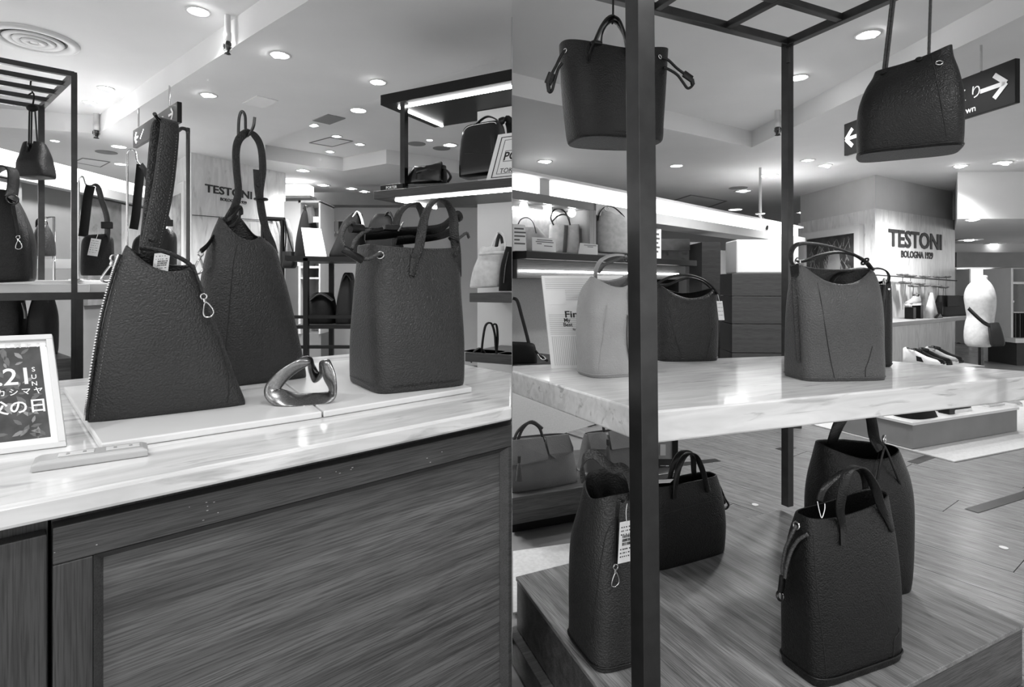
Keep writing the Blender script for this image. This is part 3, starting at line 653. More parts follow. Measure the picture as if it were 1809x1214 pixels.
pH2 = [fb(698, 440), fb(699, 400), fb(706, 376), fb(722, 362), fb(738, 362), fb(748, 385), fb(752, 420)]
t.part('handle', MB().strap(pH2, .024, .005, fr3.e*.6-fr3.n*.8), M_char2, label='rear leather carrying handle')
t.part('folded_strap', MB().strap([fb(645, 416, .0), fb(680, 414, 0), fb(712, 410, .0), fb(745, 408, .0), fb(780, 402, .01), fb(806, 380, .02), fb(808, 395, .03), fb(790, 412, .03), fb(750, 420, .02), fb(700, 425, .0)], .03, .006, fr3.k*.85-fr3.n*.5), M_blk2, label='black shoulder strap coiled in the opening')
bk = t.part('strap_buckle', MB().box(fb(693, 403, -.02), fr3.e, fr3.n, fr3.k, .05, .03, .016), M_blk2, bevel=.003); t.part('buckle_bar', MB().tube([fb(703, 409, -.045), fb(713, 393, -.03)], .0025, 6, sm=0), M_chrome, bk)
p = h(672, 451, .002); nn = h.n.copy(); eyelet(t, p, nn, .009, bd)
cd = t.part('braided_cord', MB().rope([p-nn*.01, p+nn*.012, F3(650, 458, -.10), F3(630, 455, -.10)], .0055), M_cord, label='twisted grey drawstring cord')
t.part('cord_loop', MB().rope([F3(628, 452, -.10), F3(612, 440, -.10), F3(604, 420, -.09), F3(611, 400, -.08), F3(626, 392, -.06)], .0058), M_cord, cd)
t.part('cord_loop', MB().rope([F3(622, 440, -.10), F3(628, 425, -.09), F3(640, 412, -.07), F3(655, 405, -.05)], .0058), M_cord, cd)
t.part('cord_slide', MB().strap([F3(606, 440, -.105), F3(620, 448, -.11), F3(640, 460, -.105)], .02, .012, fr3.k+fr3.e*.4), M_blk2, cd)
t.part('cord_end', MB().tube([F3(619, 403, -.07), F3(640, 405, -.06)], .013, 14, sm=0), M_blk2, cd); t.part('cord_toggle', MB().strap([F3(640, 405, -.06), F3(662, 407, -.05), F3(676, 405, -.04)], .012, .005, fr3.k), M_blk2, cd)
t.part('braided_cord', MB().rope([fb(800, 426, -.02), fb(812, 420, -.01), fb(824, 412, 0), fb(828, 420, .01)], .005), M_cord)
t.part('keeper_loop', MB().ring(F3(802, 424, -.08), fr3.k*.9+fr3.e*.4, .014, .004, 16, 6), M_blk2, hd)
# ---------------------------------------------------------------- pewter twisted ring
q0 = P(535, 716, ZB); frr = Fr(q0, (1, .25)); R_ = lambda u, v, o: frr.at(u, v, o)
loop = [R_(560, 707, .02), R_(520, 708, .01), R_(489, 700, .02), R_(482, 686, .03), R_(500, 664, .035), R_(527, 645, .04), R_(546, 637, .055), R_(551, 652, .08), R_(560, 668, .095), R_(570, 655, .075), R_(574, 640, .05), R_(582, 665, .035), R_(587, 695, .03)]
sides = [V((0, -.9, -.45)), V((0, -.9, -.45)), V((-.3, -.6, -.7)), V((-.8, -.3, .4)), V((-.6, -.4, .6)), V((-.5, -.5, .7)), V((-.2, .7, .7)), V((0, .9, .4)), V((.2, .8, .5)), V((.3, .5, .6)), V((.9, -.2, .2)), V((.9, -.4, -.1)), V((.4, -.9, -.3))]
ws = [.058, .054, .046, .038, .034, .030, .026, .034, .036, .028, .026, .040, .056]
lp = smooth(loop, 8, True); sl = smooth(sides, 8, True); wl = smooth([V((w, 0, 0)) for w in ws], 8, True)
def pf(i): return wl[min(int(i*(len(wl)-1)+.5), len(wl)-1)].x
mb = MB().sweep(lp, lambda q: [(math.cos(a)*pf(q)*.5, math.sin(a)*.0075) for a in [2*math.pi*k_/12 for k_ in range(12)]], lambda q: sl[min(int(q*(len(sl)-1)+.5), len(sl)-1)], True)
for v in mb.v: v.z = max(v.z, ZB+.0006)
solo('twisted_ring', 'glossy pewter twisted ring ornament lying on the white board', 'ornament', frr, None, mb, M_pewter, sub=1)
# ---------------------------------------------------------------- standing poster frame
br = P(118, 789, ZT); bl = P(-150, 822, ZT); tr = Q(92, 591, br.y+.055); up = tr-br; tl = bl+up; ex = (br-bl).normalized(); wv = br-bl
nf = ex.cross(up.normalized()).normalized()
t = Thing('poster_frame', 'white framed poster with leaf print and Japanese lettering propped on the counter', 'sign', Fr(br.lerp(bl, .5), ex))
def pf2(s, q, o=0.0): return bl+wv*s+up*q+nf*o
H_, W_ = up.length, wv.length
def bar(s0, q0, s1, q1, o0, o1, m, nm): t.part(nm, MB().slab([pf2(s0, q0, o0), pf2(s1, q0, o0), pf2(s1, q1, o0), pf2(s0, q1, o0)], nf*(o1-o0)), m, bevel=.001)
fw = .010; fa = fw/W_; fb_ = fw/H_
bar(0, 0, 1, fb_, -.012, .004, M_trim, 'frame_bar'); bar(0, 1-fb_, 1, 1, -.012, .004, M_trim, 'frame_bar'); bar(0, fb_, fa, 1-fb_, -.012, .004, M_trim, 'frame_bar'); bar(1-fa, fb_, 1, 1-fb_, -.012, .004, M_trim, 'frame_bar')
bar(fa, fb_, 1-fa, 1-fb_, -.010, -.004, M_card, 'mount')
M_leafbg = plain('poster_dark', 62, .35, amt=16, scale=30); M_leaf1 = plain('poster_leaf', 96, .4, amt=8); M_leaf2 = plain('poster_leaf_pale', 132, .4, amt=10)
ia, ib = (fw+.011)/W_, (fw+.012)/H_
bar(ia, ib, 1-ia, 1-ib, -.004, -.0032, M_leafbg, 'print_sheet')
rr = random.Random(5)
for mt, cnt in ((M_leaf1, 46), (M_leaf2, 16)):
    mb = MB()
    for i in range(cnt):
        s, q = rr.uniform(.45, 1-ia-.05), rr.choice((rr.uniform(.62, .93), rr.uniform(.35, .65), rr.uniform(.08, .35))); an = rr.uniform(0, 6.28); l_ = rr.uniform(.010, .024); wd = l_*.18
        a = ex*math.cos(an)+up.normalized()*math.sin(an); b = nf.cross(a); c = pf2(s, q, -.0031)
        poly = [c-a*l_*.5, c-a*l_*.2+b*wd, c+a*l_*.15+b*wd*.9, c+a*l_*.5, c+a*l_*.15-b*wd*.9, c-a*l_*.2-b*wd]
        if all(ia < (p-bl).dot(ex)/W_+ -0.0 < 1-ia and ib < (p-bl).dot(nf.cross(ex))/H_ < 1-ib for p in poly): mb.slab(poly, nf*.0002)
    t.part('printed_leaves', mb, mt, kind='stuff')
uz = up.normalized(); Wp = lambda u, v: None
pfr = Fr(br, ex)
def on_p(u, v):
    d = V(((u-CX)/FPX, 1, -(v-CY)/FPX)); c = V((0, 0, EYE)); o = br+nf*(-.0029); return c+d*((o-c).dot(nf)/d.dot(nf))
def ptext(s, u, v, hpx, sp=1.0, bold=0.0):
    a = on_p(u, v); hh = (on_p(u, v-hpx)-a).length; t.part('lettering', text_mb(s, a, ex, uz, hh*1.35, .0004, spacing=sp, bold=bold), M_card)
ptext('なに笑おう。', 40, 611, 7, 1.8)
ptext('6.21', 13, 668, 31, .95, .008); ptext('S', 59, 653, 8, 1, .01); ptext('U', 60, 666, 8, 1, .01); ptext('N', 61, 678, 8, 1, .01)
ptext('タカシマヤ', 24, 694, 10, 1.45, .01); ptext('父の日', 33, 721, 19.5, .98, .014)
# ---------------------------------------------------------------- power strip set on the marble
a, b = P(58, 829, ZT), P(261, 800, ZT); pe = (b-a).normalized(); pf_ = Fr((a+b)/2, pe); Lp = (b-a).length
t = Thing('power_strip', 'beige plastic power strip with four sockets at the marble edge', 'power strip', pf_)
hs = t.part('housing', MB().add([pf_.w(x*(Lp/2-i), y*(w-i*.6), z) for z, i, w in ((.0005, 0, .026), (.012, 0, .026), (.016, .008, .026)) for x, y in ((-1, -1), (1, -1), (1, 1), (-1, 1))],
    [(3, 2, 1, 0), (8, 9, 10, 11)]+[(r*4+i, r*4+(i+1) % 4, r*4+4+(i+1) % 4, r*4+4+i) for r in (0, 1) for i in range(4)]), M_ivory, bevel=.002)
for xc in (-.022, .042):
    o = t.part('socket_plate', MB().fbox(pf_, xc-.024, xc+.024, -.0105, .0105, .0162, .0175), M_trim, bevel=.0005)
    for dx in (-.011, .011):
        for dy in (-.003, .003): t.part('socket_slot', MB().fbox(pf_, xc+dx-.0025, xc+dx+.0025, dy-.0008, dy+.0008, .0174, .0178), M_print, o)
# ================================================================ RIGHT SIDE OF THE SHOP: MARBLE TABLE IN A METAL FRAME
ae = unit2((.905, .425)); be = V((-ae.y, ae.x, 0)); UP = V((0, 0, 1)); ZM = .90; ZP = .25; ZG = 2.225
pL = P(911, 1019, ZP); pR = P(1809, 1103, ZP); pF = P(1391, 893, ZP)
pF = pL+ae*(pR-pL).dot(ae); pF = pF.lerp(P(1391, 893, ZP), .5); pN = pL+pR-pF
pfr3 = Fr(V((pN.x, pN.y, 0)), ae)
t = Thing('oak_platform', 'low wide oak platform below the marble table', 'platform', pfr3)
t.part('top_board', clip_mb(MB().prism([pN, pR, pF, pL], ZP-.012, ZP), 1), M_plat, bevel=.0015)
ctr = (pL+pR)/2
ins = lambda p, k: p.lerp(ctr, k)
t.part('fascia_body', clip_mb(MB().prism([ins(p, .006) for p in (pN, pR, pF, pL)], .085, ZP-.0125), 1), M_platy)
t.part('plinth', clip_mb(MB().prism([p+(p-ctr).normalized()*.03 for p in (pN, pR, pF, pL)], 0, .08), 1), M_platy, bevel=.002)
# marble slab
mN = P(1142, 728, ZM); mR = P(1809, 666, ZM); mF = P(1432, 627, ZM)
mR2 = mN+(mR-mN)*1.13; lf = P(905, 655, ZM); lb = P(905, 646, ZM)
mbm = MB().prism([mN, mR2, mF, V((.0008, lb.y, 0)), V((.0008, lf.y, 0))], ZM-.076, ZM)
solo('marble_table_top', 'thick white veined marble slab held in the metal display frame', 'table', Fr((mN.x, mN.y, ZM-.076), ae), None, mbm, M_marble2, bevel=.005)
# metal frame: posts and ceiling grid
far = V((P(1391, 893, ZP).x, P(1391, 893, ZP).y, ZP)); near_b, near_t = Q(1141, 1214, 1.262), Q(1130, 0, 1.262)
t = Thing('display_rack', 'tall dark bronze metal display rack with square posts and overhead grid', 'display rack', V((.3, 1.26, ZP)), ae)
def sq_bar(a, b, w, side, nm='grid_bar', clip=False):
    m = MB().sweep([a, b], lambda q: [(-w/2, -w/2), (w/2, -w/2), (w/2, w/2), (-w/2, w/2)], side); m.sm = [False]*len(m.f)
    if clip: m = clip_mb(m, 1)
    return t.part(nm, m, M_frame, bevel=.0015)
d_ = (near_t-near_b)/(near_t.z-near_b.z); nb = near_b+d_*(ZP+.0005-near_b.z); ntp = near_b+d_*(ZG-near_b.z)
pp = sq_bar(nb, ntp, .046, ae, 'post')
fp = sq_bar(far+V((0, 0, .0005)), V((far.x, far.y, ZG-.013)), .034, ae, 'post')
pRi = pR.lerp(ctr, .05); LB = (far-pRi).dot(be); pRi = far-be*LB
sq_bar(pRi+V((0, 0, .0005)), V((pRi.x, pRi.y, ZG-.013)), .034, ae, 'post')
g0 = V((far.x, far.y, ZG)); nx, LA = 4, 1.42
for i in range(nx+1):
    a = g0-ae*(LA*i/nx); sq_bar(a+be*.015, a-be*LB, .026 if i else .032, UP, 'grid_bar', True)
for j, dj in enumerate((0, .245, .49, .735, LB)):
    a = g0-be*dj+V((0, 0, .0005)); sq_bar(a, a-ae*LA, .026 if j else .032, UP, 'grid_bar', True)
for u, v in ((1395, 104),): t.part('corner_bracket', MB().box(far+V((0, 0, ZG-ZP-.06))-ae*.019-be*.019, ae, be, UP, .012, .012, .07), M_dkchrome, fp)

def cord_pull(t, pts, parent, r=.0042, fr=None, slide=True, end=True):
    c = t.part('pull_cord', MB().tube(pts, r, 7), M_blk2, parent)
    if slide:
        a = pts[len(pts)//2]; b = pts[len(pts)//2+1]; d = (b-a).normalized(); t.part('cord_slide', MB().tube([a, a+d*.04], r*2.6, 10, sm=0), M_blk2, c)
    return c
# ---------------------------------------------------------------- tote hanging from the grid
ez = unit2((.965, .26)); y0 = 1.72
fr = Fr(Q(1085, 255, y0), ez); t = Thing('hanging_tote', 'black leather drawstring tote hanging from a hook behind the thick post', 'handbag', fr)
L = px_levels(fr, [(1018, 254, 1152, 258, .075, 3.4), (1009, 247, 1160, 254, .088, 3.2), (1003, 215, 1163, 225, .09, 2.9), (996, 160, 1168, 172, .088, 2.7), (992, 110, 1173, 122, .08, 2.5), (990, 76, 1176, 92, .07, 2.5)])
z0 = L[0][0]
L = [(l[0]-0, *l[1:]) for l in L]
bd = body(t, [(max(l[0], .0), *l[1:]) for l in L], M_blk, lambda tx, ty, s: (-.028*max(0, (s-.7)/.3)*(1-abs(tx)**1.5) if ty < 0 else -.03*max(0, (s-.7)/.3)*(1-abs(tx)**1.5)), inner=.4); h = hitter(bd)
t.part('base_piping', MB().tube([fr.w(.118*math.copysign(abs(math.cos(w))**.7, math.cos(w))*1.06+L[1][1], .088*math.copysign(abs(math.sin(w))**.7, math.sin(w)), .016) for w in [2*math.pi*i/24 for i in range(24)]], .003, 6, True, 3), M_blk2, bd)
F = lambda u, v, o=0.0: fr.at(u, v, o)
hk = F(1083, 36, 0)
pH = [F(1040, 102, -.085), h(1044, 92, .006), F(1052, 72, -.06), F(1062, 50, -.03), F(1072, 36, -.01), F(1083, 31, 0), F(1094, 37, -.01), F(1102, 55, -.04), F(1107, 75, -.06), h(1112, 100, .006)]
hd = t.part('handle', MB().strap(pH, .026, .006, fr.n+fr.e*.55), M_blk2)
t.part('handle', MB().strap([F(1062, 78, .05), F(1064, 60, .04), F(1072, 44, .015), F(1083, 38, .004), F(1094, 46, .015), F(1102, 62, .04), F(1106, 84, .05)], .016, .005, fr.n+fr.e*.35), M_blk2)
t.part('handle_cuff', MB().strap([F(1043, 78, -.07), F(1050, 75, -.07), F(1062, 77, -.065)], .012, .012, fr.k), M_blk2, hd)
for s, e_, cp in ((999, 90, [(997, 90), (990, 100), (983, 115), (975, 130), (968, 148), (970, 162), (975, 160), (980, 142), (986, 122), (993, 112)]), (1165, 101, [(1166, 101), (1180, 106), (1195, 120), (1208, 130), (1222, 140), (1224, 150), (1215, 156), (1206, 145), (1196, 132), (1180, 122), (1172, 120)])):
    p = h(s, e_, .002); eyelet(t, p, h.n.copy(), .006, bd)
    c = t.part('pull_cord', MB().tube([F(u, v, -.06) for u, v in cp], .0042, 7), M_blk2, label='black drawstring loop')
    a, b = F(*cp[3], -.06), F(*cp[4], -.06); t.part('cord_slide', MB().strap([a, a.lerp(b, .5), b], .022, .008, fr.e*.9-fr.k*.3), M_blk2, c)
    a, b = F(*cp[4], -.06), F(*cp[5], -.06); t.part('cord_end', MB().tube([a, b], .0065, 8, sm=0), M_blk2, c)
fh = Fr(hk, ez); solo('s_hook', 'thin black wire hook carrying the hanging black tote', 'hook', fh, None, MB().tube([V((hk.x, hk.y, ZG+.02)), hk+V((0, 0, .12)), hk+V((0, 0, .02)), hk+V((0, .012, -.004)), hk+V((0, .018, .02))], .0032, 8), M_black)
# ---------------------------------------------------------------- bucket bag hanging on cords
e2 = unit2((.86, -.51)); c2 = Q(1603, 273, 1.70); fr = Fr(c2, e2)
t = Thing('hanging_bucket_bag', 'black leather bucket bag hanging on long cords in front of the arrow sign', 'handbag', fr)
bd = body(t, [(0, 0, .122, 0, .080, 5), (.006, 0, .128, 0, .086, 5), (.06, 0, .131, 0, .094, 4.4), (.14, .002, .130, 0, .092, 4), (.21, .006, .116, 0, .068, 3.6), (.255, .010, .100, 0, .044, 3.2), (.282, .012, .095, 0, .032, 3)], M_blk,
  lambda tx, ty, s: .022*tx*max(0, (s-.5)/.5)-.012*max(0, (s-.8)/.2)*(1-tx*tx), inner=.25); h = hitter(bd)
t.part('base_piping', MB().tube([fr.w(.129*math.copysign(abs(math.cos(w))**.42, math.cos(w)), .088*math.copysign(abs(math.sin(w))**.5, math.sin(w)), .007) for w in [2*math.pi*i/28 for i in range(28)]], .003, 6, True, 3), M_blk2, bd)
seam(t, h, [(1646, 92), (1652, 130), (1660, 170), (1667, 210), (1672, 240)], bd)
for u, v in ((1560, 129), (1623, 105)): p = h(u, v, .0005); rivet(t, p, h.n, .0085, bd, M_blk2)
p = h(1659, 112, .002); eyelet(t, p, h.n.copy(), .008, bd)
F = lambda u, v, o=0.0: fr.at(u, v, o)
zt = ZG-.02
for (u0, v0, u1) in ((1562, 112, 1575), (1567, 112, 1580), (1641, 92, 1644)):
    a, b = F(u0, v0, .0), F(u1, 0, .0); d = (b-a); t.part('hanging_cord', MB().rope([a-d.normalized()*.02, a, b, a+d*((zt-a.z)/d.z)], .0042, .012, 3), M_cord, label='twisted cord running up to the grid')
# ---------------------------------------------------------------- bucket bags on the marble
def bucket(label, fr, L, mat, dip, asym=0.0, piping=True, group='bucket bags on the marble slab', bdip=.6):
    t = Thing('bucket_bag', label, 'handbag', fr, group=group)
    def rim(tx, ty, s):
        w = max(0, (s-.55)/.45)**1.4; return -w*dip*(1-abs(tx)**1.8)*(1 if ty < 0 else bdip)+w*asym*tx
    bd = body(t, px_levels(fr, L), mat, rim, inner=.45); h = hitter(bd)
    if piping:
        l = px_levels(fr, L)[1]
        t.part('base_piping', MB().tube([fr.w(l[1]+l[2]*1.0*math.copysign(abs(math.cos(w))**(2/l[5]), math.cos(w)), l[3]+l[4]*math.copysign(abs(math.sin(w))**(2/l[5]), math.sin(w)), .011) for w in [2*math.pi*i/28 for i in range(28)]], .0022, 6, True, 3), mat, bd)
    return t, bd, h
# light grey one beside the thick post
frA = Fr(P(1084, 666, ZM)+V((0, .06, 0)), (.93, .36)); oA = -.0
t, bd, h = bucket('light grey leather bucket bag on the marble slab, beside the thick post', frA, [(1033, 664, 1136, 662, .07, 4), (1029, 654, 1140, 652, .076, 4), (1027, 600, 1141, 598, .078, 3.4), (1026, 545, 1140, 545, .076, 3), (1031, 512, 1138, 514, .062, 2.8), (1044, 489, 1134, 476, .034, 2.4)], M_lt, .048, .0, bdip=.5)
F = lambda u, v, o=0.0: frA.at(u, v, o)
seam(t, h, [(1077, 502), (1072, 540), (1066, 590), (1060, 630), (1057, 660)], bd, M_shoeg)
hd = t.part('handle', MB().strap([F(1052, 492, .02), F(1053, 476, .0), F(1062, 460, -.02), F(1082, 451, -.03), F(1106, 452, -.03), F(1118, 462, -.03), F(1116, 490, -.05)], .02, .005, frA.n+frA.k*.3), M_lt)
t.part('handle', MB().strap([F(1057, 482, .03), F(1068, 468, .03), F(1085, 461, .03), F(1105, 455, .03), F(1116, 470, .03)], .018, .005, frA.n+frA.k*.3), M_grey)
t.part('handle_ring', MB().ring(F(1106, 456, -.045), frA.e, .012, .0022, 18, 6), M_dkchrome, hd)
ss = t.part('side_strap', MB().strap([h(1113, 490, .004), h(1112, 520, .004), h(1111, 570, .004), h(1111, 610, .004), h(1115, 637, .004)], lambda q: .017-.006*q**3, .004, frA.e), M_lt)
t.part('strap_edge', MB().tube([h(1108, 500, .005), h(1107, 560, .005), h(1107, 610, .005), h(1112, 637, .005)], .0014, 5), M_print, ss)
# dark one behind with a tag
frB = Fr(P(1211, 639, ZM)+V((0, .07, 0)), (1, .12))
t, bd, h = bucket('dark leather bucket bag with thin double handles and a hanging tag, behind the thick post', frB, [(1160, 638, 1258, 636, .07, 3.6), (1156, 630, 1261, 628, .075, 3.4), (1155, 590, 1263, 588, .077, 3), (1155, 550, 1264, 545, .07, 2.6), (1157, 520, 1264, 520, .055, 2.4), (1161, 502, 1262, 508, .038, 2.2)], M_char2, .05)
F = lambda u, v, o=0.0: frB.at(u, v, o)
seam(t, h, [(1170, 515), (1182, 550), (1194, 600), (1205, 632)], bd); seam(t, h, [(1259, 580), (1253, 610), (1248, 633)], bd)
for o, pts in ((-.03, [(1158, 505), (1170, 496), (1190, 488), (1215, 486), (1240, 493), (1258, 506), (1268, 520)]), (.03, [(1160, 503), (1180, 503), (1200, 495), (1218, 491), (1240, 497), (1256, 510), (1266, 520)])):
    hd = t.part('handle', MB().strap([F(u, v, o) for u, v in pts], .014, .007, frB.n+frB.k*.4), M_blk2)
hang_tag(t, F(1271, 532, -.04), frB.e, frB.k-frB.e*.12, .024, .075, None, 4, [F(1268, 520, -.04)], False)
# grey one in the middle
frC = Fr(P(1472, 674, ZM)+V((0, .07, 0)), (1, .10))
t, bd, h = bucket('grey leather bucket bag with arched handle standing alone at the marble front', frC, [(1404, 672, 1540, 669, .07, 5), (1400, 662, 1544, 660, .076, 5), (1399, 610, 1545, 610, .078, 4), (1398, 555, 1547, 555, .075, 3.4), (1398, 510, 1547, 510, .06, 2.8), (1402, 484, 1544, 486, .044, 2.4), (1412, 468, 1538, 474, .030, 2.2)], M_grey, .062, 0.0, bdip=.15)
F = lambda u, v, o=0.0: frC.at(u, v, o)
seam(t, h, [(1444, 500), (1450, 530), (1458, 580), (1466, 630), (1474, 668)], bd); seam(t, h, [(1541, 612), (1535, 635), (1529, 652), (1529, 666)], bd)
hd = t.part('handle', MB().strap([F(1404, 474, -.02), F(1397, 458, -.03), F(1400, 440, -.03), F(1412, 431, -.03), F(1440, 431, -.03), F(1475, 438, -.03), F(1510, 450, -.03), F(1530, 462, -.03), F(1541, 476, -.02)], .02, .006, frC.n+frC.k*.4), M_char2, label='dark arched carrying handle')
t.part('handle', MB().strap([F(1408, 462, .03), F(1425, 460, .03), F(1450, 451, .03), F(1478, 446, .03), F(1505, 450, .03), F(1526, 462, .03), F(1538, 474, .02)], .018, .006, frC.n+frC.k*.4), M_blk2)
t.part('handle_ring', MB().ring(F(1409, 463, -.03), frC.e, .013, .0024, 18, 6), M_chrome, hd); t.part('keeper_loop', MB().ring(F(1528, 462, -.03), frC.e*.8-frC.k*.6, .012, .003, 16, 6), M_blk2, hd)
ss = t.part('side_strap', MB().strap([F(1403, 468, -.05), h(1406, 490, .004), h(1408, 530, .004), h(1411, 580, .004), h(1413, 620, .004), h(1414, 641, .004)], lambda q: .025-.009*q**3, .004, frC.e), M_char2, label='long pointed leather tab')
rivet(t, h(1402, 483, .007), -frC.n, .0045, ss, M_chrome)
lp = [F(1465, 508, .0), F(1475, 490, .02), F(1495, 480, .03), F(1520, 475, .03), F(1540, 478, .02)]
t.part('inner_strap', MB().strap(lp, .018, .005, frC.n+frC.k*.5), M_blk2)
# black one half hidden behind it
frD = Fr(P(1545, 647, ZM)+V((0, .05, 0)), (.9, -.3))
t, bd, h = bucket('black leather bucket bag half hidden behind the grey one', frD, [(1520, 647, 1569, 644, .06, 4), (1519, 640, 1571, 637, .065, 4), (1519, 590, 1572, 588, .066, 3.4), (1519, 540, 1573, 538, .06, 3), (1522, 505, 1573, 503, .04, 2.6), (1524, 492, 1571, 494, .03, 2.4)], M_blk, .02)
F = lambda u, v, o=0.0: frD.at(u, v, o)
hd = t.part('handle', MB().strap([F(1525, 494, 0), F(1535, 478, 0), F(1550, 474, 0), F(1564, 478, 0), F(1570, 488, -.01), F(1568, 500, -.03)], .02, .005, frD.n+frD.k*.2), M_blk2)
t.part('handle_ring', MB().ring(F(1562, 498, -.05), frD.e, .012, .0022, 16, 6), M_chrome, hd)
ss = t.part('side_strap', MB().strap([h(1563, 505, .004), h(1560, 550, .004), h(1558, 590, .004), h(1557, 622, .004)], .016, .004, frD.e), M_blk2); rivet(t, h(1568, 512, .007), -frD.n, .004, ss, M_chrome)
# ---------------------------------------------------------------- bags on the oak platform
# tall tote beside the thick post
c = (P(1002, 1110, ZP)+P(1160, 1176, ZP))/2
frT = Fr(c, (.93, .36)); t = Thing('tall_tote', 'tall dark grey leather tote with arched wide strap and price tag, behind the thick post', 'handbag', frT, group='bags on the oak platform')
bd = body(t, [(0, 0, .082, 0, .088, 5), (.006, 0, .088, 0, .094, 5), (.06, 0, .088, 0, .098, 4.4), (.16, 0, .088, 0, .104, 4), (.27, 0, .086, 0, .098, 3.6), (.36, .006, .076, .0, .078, 3.2), (.43, .006, .066, .0, .062, 3)], M_char,
   lambda tx, ty, s: max(0, (s-.55)/.45)*(-.034*(1-abs(ty)**1.5)*(1 if tx < 0 else .6)+.012*ty), inner=.4); h = hitter(bd)
F = lambda u, v, o=0.0: frT.at(u, v, o)
seam(t, h, [(1090, 912), (1072, 940), (1062, 990), (1054, 1050), (1046, 1120)], bd)
t.part('base_piping', MB().tube([frT.w(.09*math.copysign(abs(math.cos(w))**.42, math.cos(w)), .096*math.copysign(abs(math.sin(w))**.42, math.sin(w)), .014) for w in [2*math.pi*i/28 for i in range(28)]], .0025, 6, True, 3), M_blk2, bd)
sp = t.part('strap', MB().strap([F(1031, 850, .02), F(1028, 825, .02), F(1036, 806, .015), F(1052, 803, .0), F(1068, 817, -.02), F(1083, 828, -.03), F(1098, 827, -.04), F(1109, 838, -.05), F(1115, 860, -.06), F(1118, 885, -.07)], .03, .005, lambda q: frT.n*.6+frT.k*.7+frT.e*.5), M_char, label='wide leather strap arching over the opening')
pt = t.part('pull_strap', MB().strap([F(1102, 886, -.10), F(1094, 884, -.105), F(1091, 900, -.11), F(1089, 940, -.11), F(1088, 1000, -.11)], .010, .004, frT.e), M_blk2)
clasp(t, F(1088, 998, -.112), (-.1, 0, -1), .052, -frT.n, pt)
hang_tag(t, F(1107, 921, -.125), frT.e+frT.k*.02, frT.k+frT.e*.06, .037, .098, None, 9, [F(1106, 905, -.12), F(1108, 890, -.11)])
# black tote with handles further back
b0, b1 = P(1140, 1008, ZP), P(1276, 970, ZP); frU = Fr((b0+b1)/2+V((-.02, .04, 0)), b1-b0)
t = Thing('black_tote', 'black leather tote with twin handles and front pocket, behind the thick post on the platform', 'handbag', frU, group='bags on the oak platform')
L = px_levels(frU, [(1144, 1003, 1268, 969, .04, 5, -.03), (1141, 994, 1270, 961, .046, 5, -.03), (1142, 940, 1272, 915, .05, 4.5, -.03), (1146, 890, 1268, 868, .045, 4, -.03), (1151, 858, 1261, 836, .034, 3.6, -.03)])
bd = body(t, L, M_blk, None, inner=.3); h = hitter(bd)
seam(t, h, [(1172, 908), (1200, 900), (1235, 890), (1266, 884)], bd, M_dark)
F = lambda u, v, o=-.03: frU.at(u, v, o)
for o, pts in ((-.075, [(1192, 882), (1193, 862), (1198, 830), (1208, 808), (1219, 801), (1230, 806), (1240, 828), (1247, 852), (1252, 868)]), (.0, [(1182, 850), (1190, 820), (1203, 800), (1216, 797), (1224, 808), (1226, 835), (1230, 850)])):
    t.part('handle', MB().strap([F(u, v, o) for u, v in pts], .019, .005, lambda q: frU.e*(1-math.sin(math.pi*q)**2*.75)-frU.n*math.sin(math.pi*q)**2*.9), M_blk2)
cdp = t.part('pull_cord', MB().tube([F(1268, 852, -.03), F(1274, 865, -.03), F(1280, 880, -.03), F(1287, 892, -.03), F(1282, 899, -.03), F(1274, 896, -.03)], .004, 6), M_blk2); t.part('cord_slide', MB().strap([F(1275, 877, -.03), F(1280, 889, -.03)], .016, .008, frU.e, 3), M_blk2, cdp)
t.part('price_tag', MB().slab([F(1150, 849, -.09), F(1190, 847, -.09), F(1184, 853, -.1), F(1152, 855, -.1)], (0, 0, .001)), M_card)
# black drawstring tote in front
b0, b1 = P(1446, 1222, ZP), P(1603, 1166, ZP); ex_ = (b1-b0).normalized(); nb_ = V((-ex_.y, ex_.x, 0)); frV = Fr((b0+b1)/2+nb_*.062, ex_); HW = (b1-b0).length/2
t = Thing('drawstring_tote', 'large black leather drawstring tote standing nearest on the oak platform', 'handbag', frV, group='bags on the oak platform')
bd = body(t, [(0, 0, HW-.006, 0, .058, 6), (.006, 0, HW, 0, .064, 6), (.06, 0, HW+.002, 0, .068, 5), (.18, 0, HW+.004, 0, .07, 4.4), (.29, .0, HW-.0, 0, .06, 4), (.365, .004, HW-.008, 0, .046, 3.6), (.395, .004, HW-.012, 0, .040, 3.4)], M_blk,
   lambda tx, ty, s: max(0, (s-.8)/.2)*(.012*tx-.01*(1-tx*tx)), inner=.3); h = hitter(bd)
seam(t, h, [(1437, 945), (1440, 1000), (1448, 1080), (1456, 1150), (1461, 1205)], bd); seam(t, h, [(1598, 1085), (1588, 1110), (1580, 1130), (1578, 1160)], bd)
t.part('base_piping', MB().tube([frV.w((HW+.002)*math.copysign(abs(math.cos(w))**.36, math.cos(w)), .068*math.copysign(abs(math.sin(w))**.36, math.sin(w)), .022) for w in [2*math.pi*i/32 for i in range(32)]], .0025, 6, True, 3), M_blk2, bd)
F = lambda u, v, o=-.05: frV.at(u, v, o)
pH = [h(1487, 964, .004), h(1486, 930, .005), F(1484, 900, -.055), F(1490, 860, -.06), F(1498, 834, -.06), F(1512, 825, -.06), F(1528, 832, -.06), F(1545, 860, -.055), F(1555, 890, -.052), h(1562, 912, .005), h(1574, 938, .004)]
hd = t.part('handle', MB().strap(pH, lambda q: .022-.007*abs(2*q-1)**4, .005, lambda q: frV.e*(1-math.sin(math.pi*q)**2*.75)-frV.n*math.sin(math.pi*q)**2*.9), M_blk2)
